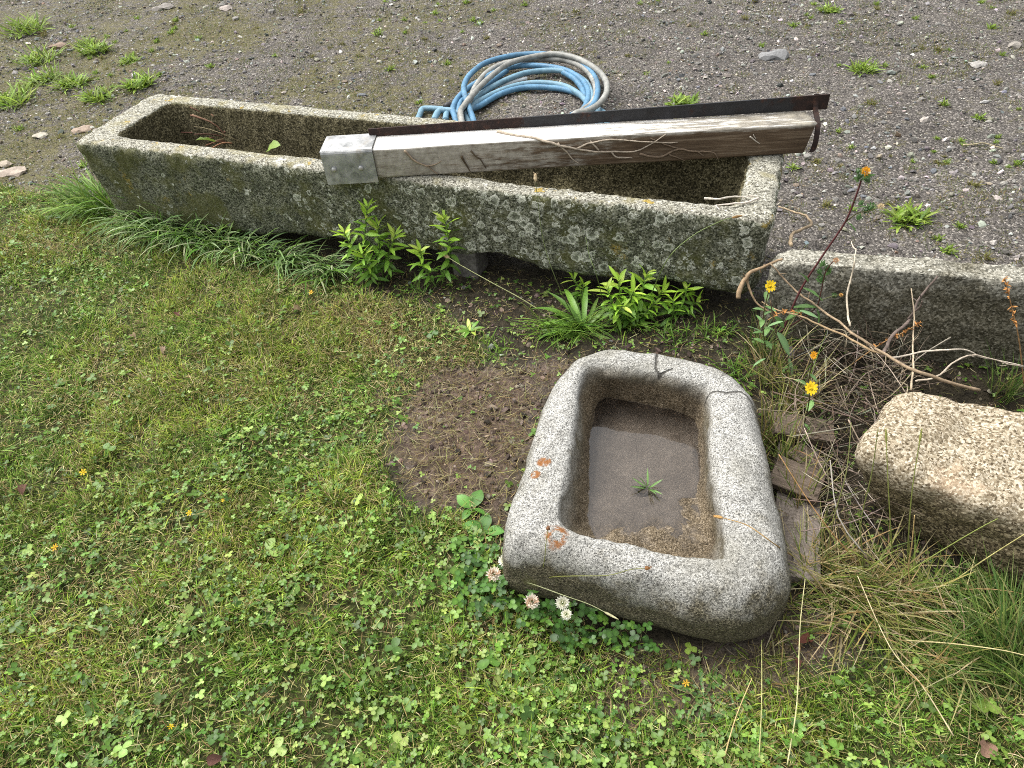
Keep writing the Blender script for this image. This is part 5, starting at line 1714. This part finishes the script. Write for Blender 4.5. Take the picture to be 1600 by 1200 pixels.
def head_bud(col=(.08, .16, .05), r=1.):
    m = MB()
    V, F = stone_mesh(12, r, 1.05, 1)
    m.put(V * (.8, .9, 1), F, col)
    for i in range(26):
        th, z = i * 2.4, -.8 + 1.6 * i / 26
        q = math.sqrt(1 - z * z)
        d = np.array([q * math.cos(th), q * math.sin(th), z])
        s = np.array([-math.sin(th), math.cos(th), 0]) * r * .22
        m.put([d * r * .8 - s, d * r * .8 + s, d * r * 1.15 + np.array([0, 0, r * .55])], [[0, 1, 2]], np.array(col) * rng.uniform(.7, 1.7))
    return m.build('bud', False)
BUD = head_bud()
OXL = [lance(.28, 6, .5, .2, .12, (.10, .19, .06)), lance(.34, 6, .8, .2, .1, (.14, .25, .08))]
def oxtongue():
    Y0 = 1.565
    b = at(1232, 500, .07)
    b = atY(1222, 520, Y0)
    t = thing('oxtongue_plant', tuple(b), 'tall bristly weed with dark red stem and orange bud, rising over the slab', 'flowering weed')
    def st(pts, r0, r1, col=(.085, .028, .028), nm='stem'):
        P = spline([atY(x, y, Y0 + d) - b for x, y, d in pts], 6)
        V, F = tube(P, np.linspace(r0, r1, len(P)), 6)
        add(nm, mesh(nm, V, F, col), M_DRY, t)
        return P
    st([(1222, 520, 0), (1250, 455, 0), (1285, 400, 0), (1320, 348, -.01), (1338, 305, -.01), (1346, 280, -.01)], .0032, .0020)
    st([(1320, 348, -.01), (1340, 333, -.015), (1358, 330, -.02), (1372, 324, -.02)], .0018, .0013, (.10, .10, .04))
    st([(1216, 520, 0), (1250, 500, -.01), (1275, 480, -.02), (1283, 455, -.02), (1290, 425, -.02), (1302, 408, -.02)], .0022, .0013, (.09, .04, .03))
    st([(1280, 470, -.02), (1300, 463, -.02), (1312, 461, -.02)], .0012, .0010, (.11, .12, .05))
    for x, y, s, c in [(1352, 268, 8, (.72, .36, .02)), (1376, 323, 6, (.62, .50, .30)), (1306, 407, 5.5, (.62, .40, .24)), (1314, 461, 4, (.70, .42, .14))]:
        p = atY(x, y, Y0 - .015) - b
        r = s / FPX * 1.85
        add('flower', petals_ball(40, r, [c, np.array(c) * .85], 0, np.array(c) * .7), M_PET, t, loc=tuple(p), rot=(.4, .3, 0))
    for x, y, s in [(1343, 276, 8), (1356, 282, 7), (1341, 268, 6), (1360, 325, 9), (1352, 330, 7), (1345, 318, 6), (1285, 413, 8), (1293, 420, 8), (1284, 436, 9), (1280, 425, 7), (1302, 462, 6), (1342, 340, 7)]:
        add('bud', BUD, M_LEAF, t, loc=tuple(atY(x, y, Y0 - .012) - b), rot=(rng.normal(0, .4), rng.normal(0, .4), 0), scale=s / FPX * 1.85 * .8)
    for x, y, dx, dy, l in [(1346, 282, 12, -8, 30), (1340, 285, -4, -14, 24), (1322, 346, 20, 14, 26), (1330, 330, 14, -8, 26), (1336, 318, -6, -10, 22), (1285, 435, -4, -20, 26), (1290, 430, 10, -10, 26), (1262, 440, -12, -24, 40), (1255, 450, 24, 10, 44), (1240, 480, 30, -4, 40), (1275, 480, 10, 26, 34), (1225, 512, -14, -26, 40), (1228, 500, 22, -18, 40)]:
        p = atY(x, y, Y0 - .006) - b
        d = atY(x + dx, y + dy, Y0 - .02) - b - p
        add('leaf', OXL[int(l) % 2], M_LEAF, t, loc=tuple(p), rot=aim(d, rng.normal(0, .6)), scale=l / FPX * 1.85)
oxtongue()
def small_yellow(px, py, bx, by, s, Y0, label, col=(.82, .58, .02), leaves=6, tilt=.9):
    b = atY(bx, by, Y0)
    p = atY(px, py, Y0 - .02) - b
    t = thing('yellow_flower', tuple(b), label, 'yellow flower', 'yellow flowers by the slab')
    P = spline([(0, 0, 0), p * .5 + (rng.normal(0, .01), 0, 0), p], 8)
    V, F = tube(P, .0016, 6)
    add('stem', mesh('stem', V, F, (.12, .10, .05)), M_LEAF, t)
    r = .88 * s / FPX * ((at(px, py, .2) - CAM) @ FW)
    add('flower', daisy(11, r, col, .35), M_PET, t, loc=tuple(p), rot=(tilt, .15, 0))
    add('bud', BUD, M_LEAF, t, loc=tuple(p - (0, -.002, r * .45)), scale=r * .55)
    for k in range(leaves):
        q = P[int((.12 + .75 * k / max(1, leaves)) * (len(P) - 1))]
        a = k * 2.4
        add('leaf', OXL[k % 2], M_LEAF, t, loc=tuple(q), rot=aim((math.cos(a), math.sin(a), .35)), scale=rng.uniform(.03, .055))
small_yellow(1203, 447, 1196, 545, 10, 1.52, 'bright yellow flower head between the trough end and the slab', leaves=12)
small_yellow(1267, 607, 1240, 700, 13, 1.235, 'brightest yellow daisy-like flower right of the sink', leaves=4, tilt=.7)
small_yellow(1271, 555, 1255, 620, 7, 1.33, 'small orange flower in the shade below the slab', (.80, .38, .02), 3)
big = atY(1212, 520, 1.5)
wl = thing('broad_leaf_weed', tuple(atY(1240, 600, 1.42)), 'weed with one long pale green hanging leaf right behind the sink', 'weed')
wb = np.array(wl.location)
for (x0, y0, x1, y1, wsc) in [(1214, 520, 1240, 556, 1.25), (1232, 560, 1241, 590, .9), (1250, 485, 1281, 495, .8), (1190, 520, 1170, 505, .9), (1196, 560, 1176, 570, .8), (1200, 510, 1222, 500, .8)]:
    a, c = atY(x0, y0, 1.44), atY(x1, y1, 1.42)
    l = np.linalg.norm(c - a)
    add('leaf', [lance(.27, 7, .3, .2, 0, (.16, .27, .12))][0], M_LEAF, wl, loc=tuple(a - wb), rot=aim(c - a, .3), scale=(l * wsc, l, l))
V, F = tube(spline([(0, 0, 0), atY(1228, 560, 1.44) - wb, atY(1212, 516, 1.45) - wb, atY(1204, 470, 1.46) - wb], 6), .0018, 5)
add('stem', mesh('stem', V, F, (.14, .10, .06)), M_LEAF, wl)

# rusty dry sprigs (old dock)
def sprig(pts, hl, label, n=34):
    W = np.array([q[:3] if len(q) == 4 else at(*q) for q in pts])
    b = W[0]
    P = spline(W - b, 8)
    t = thing('dry_sprig', tuple(b), label, 'dry sprig', 'rusty dry sprigs by the slab')
    V, F = tube(P, np.linspace(.0018, .0009, len(P)), 5)
    add('stem', mesh('stem', V, F, (.34, .20, .09)), M_DRY, t)
    m = MB()
    k0 = int(len(P) * (1 - hl))
    for i in range(n):
        p = P[rng.integers(k0, len(P))]
        d = rng.standard_normal(3) + (0, 0, .3)
        d = d / np.linalg.norm(d) * rng.uniform(.006, .014)
        s = np.cross(d, rng.standard_normal(3))
        s = s / np.linalg.norm(s) * .0018
        m.put([p - s, p + s, p + d * .6 + s, p + d * .6 - s, p + d], [[0, 1, 2, 3], [3, 2, 4]], np.array([.46, .22, .07]) * rng.uniform(.6, 1.3))
    add('seed_head', m.build('seed_head', False), M_DRY, t)
sprig([Y(1600, 600, 1.30), Y(1592, 530, 1.32), Y(1582, 485, 1.33), Y(1570, 435, 1.34)], .5, 'rusty orange dry sprig standing at the right edge before the slab', 60)
sprig([Y(1330, 570, 1.42), Y(1375, 538, 1.40), Y(1410, 520, 1.38), Y(1437, 505, 1.36)], .7, 'rusty dry sprig slanting in front of the middle of the slab', 40)
sprig([Y(1200, 500, 1.52), Y(1225, 487, 1.52), Y(1250, 490, 1.52)], .8, 'rusty dry sprig lying across the left corner of the slab', 40)

# ------------------------------------------------------------------ BRANCHES, STEMS AND TWIGS
def branch(name, runs, rad, col, label, cat, group=None, mb=None):
    W = [np.array([q[:3] if len(q) == 4 else at(*q) for q in r]) for r in runs]
    b = W[0][0]
    t = MB()
    for i, P in enumerate(W):
        P = spline(P - b, 6)
        P = P + (np.stack([fbm(P * 25 + s + i * 9, 3) for s in (1, 5, 8)], 1) - .5) * .012
        r0 = rad if i == 0 else rad * .6
        V, F = tube(P, np.linspace(r0, r0 * .45, len(P)) * (1 + .3 * (fbm(P * 60, 2) - .5)), 7)
        t.put(V, F, np.array(col) * (.45 + 1.1 * fbm(V * (70, 70, 70) + 3, 3))[:, None])
        for k in range(len(P) // 7 if len(P) > 12 else 0):   # snapped side shoots and nodes
            q_ = P[rng.integers(2, len(P) - 2)]
            dd_ = rng.standard_normal(3)
            dd_ = dd_ / np.linalg.norm(dd_) * rng.uniform(.012, .035)
            V, F = tube(spline([q_, q_ + dd_ * .5 + rng.normal(0, .002, 3), q_ + dd_], 3), np.linspace(r0 * .35, r0 * .15, 7), 5)
            t.put(V, F, np.array(col) * rng.uniform(.5, 1))
    return add(name, t.build(name), M_DRY, loc=tuple(b), label=label, cat=cat, group=group)
BRN = (.30, .22, .14)
branch('fallen_branch', [[(1530, 612, .20), Y(1440, 583, 1.20), Y(1385, 556, 1.30), Y(1330, 518, 1.42), Y(1275, 478, 1.54), Y(1238, 450, 1.60), Y(1204, 412, 1.65)]], .0046, (.25, .185, .12), 'long pale brown branch slanting down in front of the slab', 'branch')
branch('fallen_branch', [[Y(1380, 556, 1.31), Y(1320, 525, 1.42), Y(1260, 498, 1.50), Y(1215, 485, 1.56), Y(1190, 472, 1.60)]], .0034, (.28, .20, .115), 'thinner tan branch running beside the long one', 'branch')
branch('fallen_branch', [[Y(1153, 468, 1.60), Y(1158, 445, 1.62), Y(1172, 427, 1.64), Y(1195, 415, 1.655), Y(1222, 405, 1.66)], [Y(1172, 427, 1.64), Y(1168, 440, 1.63), Y(1180, 470, 1.6), Y(1205, 490, 1.57)]], .0075, (.29, .205, .125), 'thick curved bark stick hooked on the corner of the slab', 'branch')
branch('fallen_branch', [[(1236, 385, .30), (1240, 364, .26), (1268, 350, .14), (1258, 338, .06), (1240, 330, .03), (1216, 324, .015)]], .0058, (.30, .23, .15), 'crooked pale twig over the back edge of the slab', 'branch')
branch('withered_stalk', [[Y(1378, 560, 1.34), Y(1392, 530, 1.38), Y(1418, 500, 1.42), Y(1438, 465, 1.45), Y(1462, 433, 1.47)], [Y(1418, 500, 1.42), Y(1435, 482, 1.41), Y(1440, 470, 1.40)]], .0055, (.13, .10, .085), 'dark forked stick leaning on the face of the slab', 'stick')
G5 = 'thin pale stems hanging over the slab'
branch('withered_stalk', [[Y(1328, 512, 1.44), Y(1324, 470, 1.50), Y(1331, 430, 1.54), Y(1336, 400, 1.56), (1331, 378, .31)]], .0030, (.50, .43, .33), 'thin pale stem hanging over the left part of the slab', 'dead stem', G5)
branch('withered_stalk', [[Y(1423, 612, 1.22), Y(1428, 570, 1.28), Y(1426, 540, 1.34), Y(1428, 490, 1.40), Y(1425, 450, 1.44)]], .0028, (.42, .34, .24), 'thin pale stem upright right beside the dark forked stick', 'dead stem', G5)
branch('withered_stalk', [[Y(1390, 562, 1.32), Y(1440, 550, 1.31), Y(1500, 547, 1.29), Y(1540, 560, 1.28), Y(1600, 572, 1.26)]], .0030, (.42, .37, .30), 'thin grey stem running right along the foot of the slab', 'dead stem', G5)
branch('withered_stalk', [[Y(1430, 598, 1.22), Y(1470, 585, 1.23), Y(1510, 556, 1.26), Y(1600, 574, 1.24)]], .0030, (.38, .32, .25), 'thin bowed stem above the boulder', 'dead stem', G5)
branch('pale_twig', [[(1100, 312, .388), (1150, 308, .390), (1185, 307, .389)]], .0038, (.52, .47, .40), 'upper of two pale twigs lying on the right end of the trough rim', 'twig', 'pale twigs on the trough rim')
branch('pale_twig', [[(1185, 312, .388), (1150, 318, .389), (1118, 321, .388)], [(1118, 321, .388), (1123, 328, .387)]], .0038, (.48, .43, .37), 'lower of two pale twigs lying on the right end of the trough rim', 'twig', 'pale twigs on the trough rim')
branch('pale_twig', [[(305, 103, .006), (325, 99, .01), (335, 96, .008)], [(325, 99, .01), (348, 97, .006)]], .004, (.14, .12, .10), 'dark forked twig on the gravel behind the left end of the trough', 'twig')
branch('pale_twig', [[(1505, 228, .006), (1535, 224, .008), (1568, 231, .006)]], .004, (.36, .31, .20), 'straw-coloured twig on the gravel at the right', 'twig')

# heap of dry stems
HP = gpoly([(1250, 565), (1340, 545), (1420, 585), (1400, 640), (1350, 690), (1330, 760), (1350, 820), (1320, 850), (1280, 800), (1255, 770), (1240, 680)])
def heap_sticks(n, out):
    k = 0
    while k < n:
        p = np.array([rng.uniform(HP[:, 0].min(), HP[:, 0].max()), rng.uniform(HP[:, 1].min(), HP[:, 1].max())])
        if poly_sd(p[None], HP)[0] < -.02:
            continue
        L = rng.uniform(.07, .24)
        a, e = rng.uniform(0, 6.28), rng.normal(.0, .32)
        d = np.array([math.cos(a) * math.cos(e), math.sin(a) * math.cos(e), math.sin(e)])
        c = np.array([p[0], p[1], rng.uniform(.02, .13)])
        P = spline([c - d * L / 2, c + (rng.normal(0, .018), rng.normal(0, .018), rng.normal(.004, .012)), c + d * L / 2], 3)
        P[:, 2] = np.maximum(P[:, 2], .004)
        out(P, rng.uniform(.0008, .0021))
        k += 1
hm = MB()
def to_litter(P, r):
    V, F = tube(P, np.linspace(r, r * .6, len(P)), 4)
    hm.put(V, F, pick([(.16, .125, .09), (.09, .068, .047), (.25, .215, .165), (.05, .037, .026)], 1)[0])
heap_sticks(300, to_litter)
add('dry_stem_litter', hm.build('dry_stem_litter'), M_DRY, kind='stuff', label='tangled litter of thin dry stems between the sink and the boulder')
def to_thing(P, r):
    b = P[0]
    V, F = tube(P - b, np.linspace(r, r * .6, len(P)) * 1.05, 5)
    add('dry_stick', mesh('dry_stick', V, F, pick([(.26, .22, .17), (.33, .29, .23), (.18, .14, .10)], 1)[0]), M_DRY, loc=tuple(b + (0, 0, .03)), label='thin dry stick in the tangle between the sink and the boulder', cat='dry stick', group='dry sticks in the tangle')
heap_sticks(34, to_thing)

# ------------------------------------------------------------------ DEAD LEAVES, DRIED WEED IN THE TROUGH
def deadleaf(px, py, s, col, lab, rx=.2):
    p = at(px, py, .02)
    r = s / FPX * ((p - CAM) @ FW)
    me = lance(.62, 7, 1.1, .8, .35, np.array(col) * .6, .75, .8)
    add('dead_leaf', me, M_DRY, loc=(p[0], p[1], gzp(p[0], p[1]) + .022), rot=(rx, rng.normal(0, .3), rng.uniform(0, 6)), scale=r, label=lab, cat='dead leaf', group='dead leaves')
deadleaf(1535, 1180, 44, (.36, .22, .15), 'broad pinkish brown dead leaf at the bottom right corner', .1)
deadleaf(1268, 1003, 26, (.16, .055, .035), 'dark red dead leaf under the right corner of the sink')
deadleaf(1240, 1030, 20, (.15, .06, .04), 'second dark red dead leaf just below the other by the sink')
deadleaf(278, 488, 14, (.17, .07, .05), 'small red-brown dead leaf in the upper lawn')
deadleaf(40, 760, 20, (.20, .10, .07), 'dark brown dead leaf near the left edge of the lawn')
deadleaf(205, 520, 14, (.34, .24, .15), 'tan dead leaf in the upper left of the lawn')
deadleaf(258, 545, 14, (.40, .28, .20), 'pale pinkish dead leaf in the upper lawn')
deadleaf(325, 1190, 26, (.17, .08, .06), 'dark dead leaf at the bottom edge of the lawn')
deadleaf(458, 480, 16, (.22, .16, .08), 'curled brown dead leaf in the lawn below the grass row')
q = at(385, 228, .20)
wd = thing('dried_weed', tuple(q), 'dried reddish weed with two green leaves growing in the trough', 'dried weed')
m = MB()
for i in range(34):
    a = rng.uniform(0, 6.28)
    e = rng.uniform(.1, 1.3)
    L = rng.uniform(.10, .24)
    d = np.array([math.cos(a) * math.cos(e) * 1.4, math.sin(a) * math.cos(e) * .5, math.sin(e)]) * L
    V, F = tube(spline([(rng.normal(0, .03), rng.normal(0, .012), -.03), d * .5 + (0, 0, .02), d], 4), .0028, 4)
    m.put(V, F, pick([(.16, .075, .05), (.26, .14, .09), (.10, .05, .035), (.32, .22, .14)], 1)[0])
add('stem', m.build('stem'), M_DRY, wd, kind='stuff')
GL = lance(.8, 6, .6, .3, .1, (.16, .24, .04), 1.2)
for (px, py, dx, l) in [(336, 222, -1, .075), (418, 236, 1, .075)]:
    p = at(px, py, .33) - q
    add('leaf', GL, M_LEAF, wd, loc=tuple(p), rot=aim((dx * .6, -.3, .5), .3), scale=l)
stalk('grass_stalk', [(385, 226, .22), (350, 210, .30), (320, 200, .33), (303, 198, .33)], .0014, (.34, .28, .17), 'pale dry stalk arching left inside the trough', 'grass stalk', 'dry stalks in the trough')
stalk('grass_stalk', [(378, 226, .22), (372, 190, .33), (352, 165, .42), (338, 158, .45)], .0012, (.26, .22, .12), 'thin dry stalk rising against the back wall of the trough', 'grass stalk', 'dry stalks in the trough')
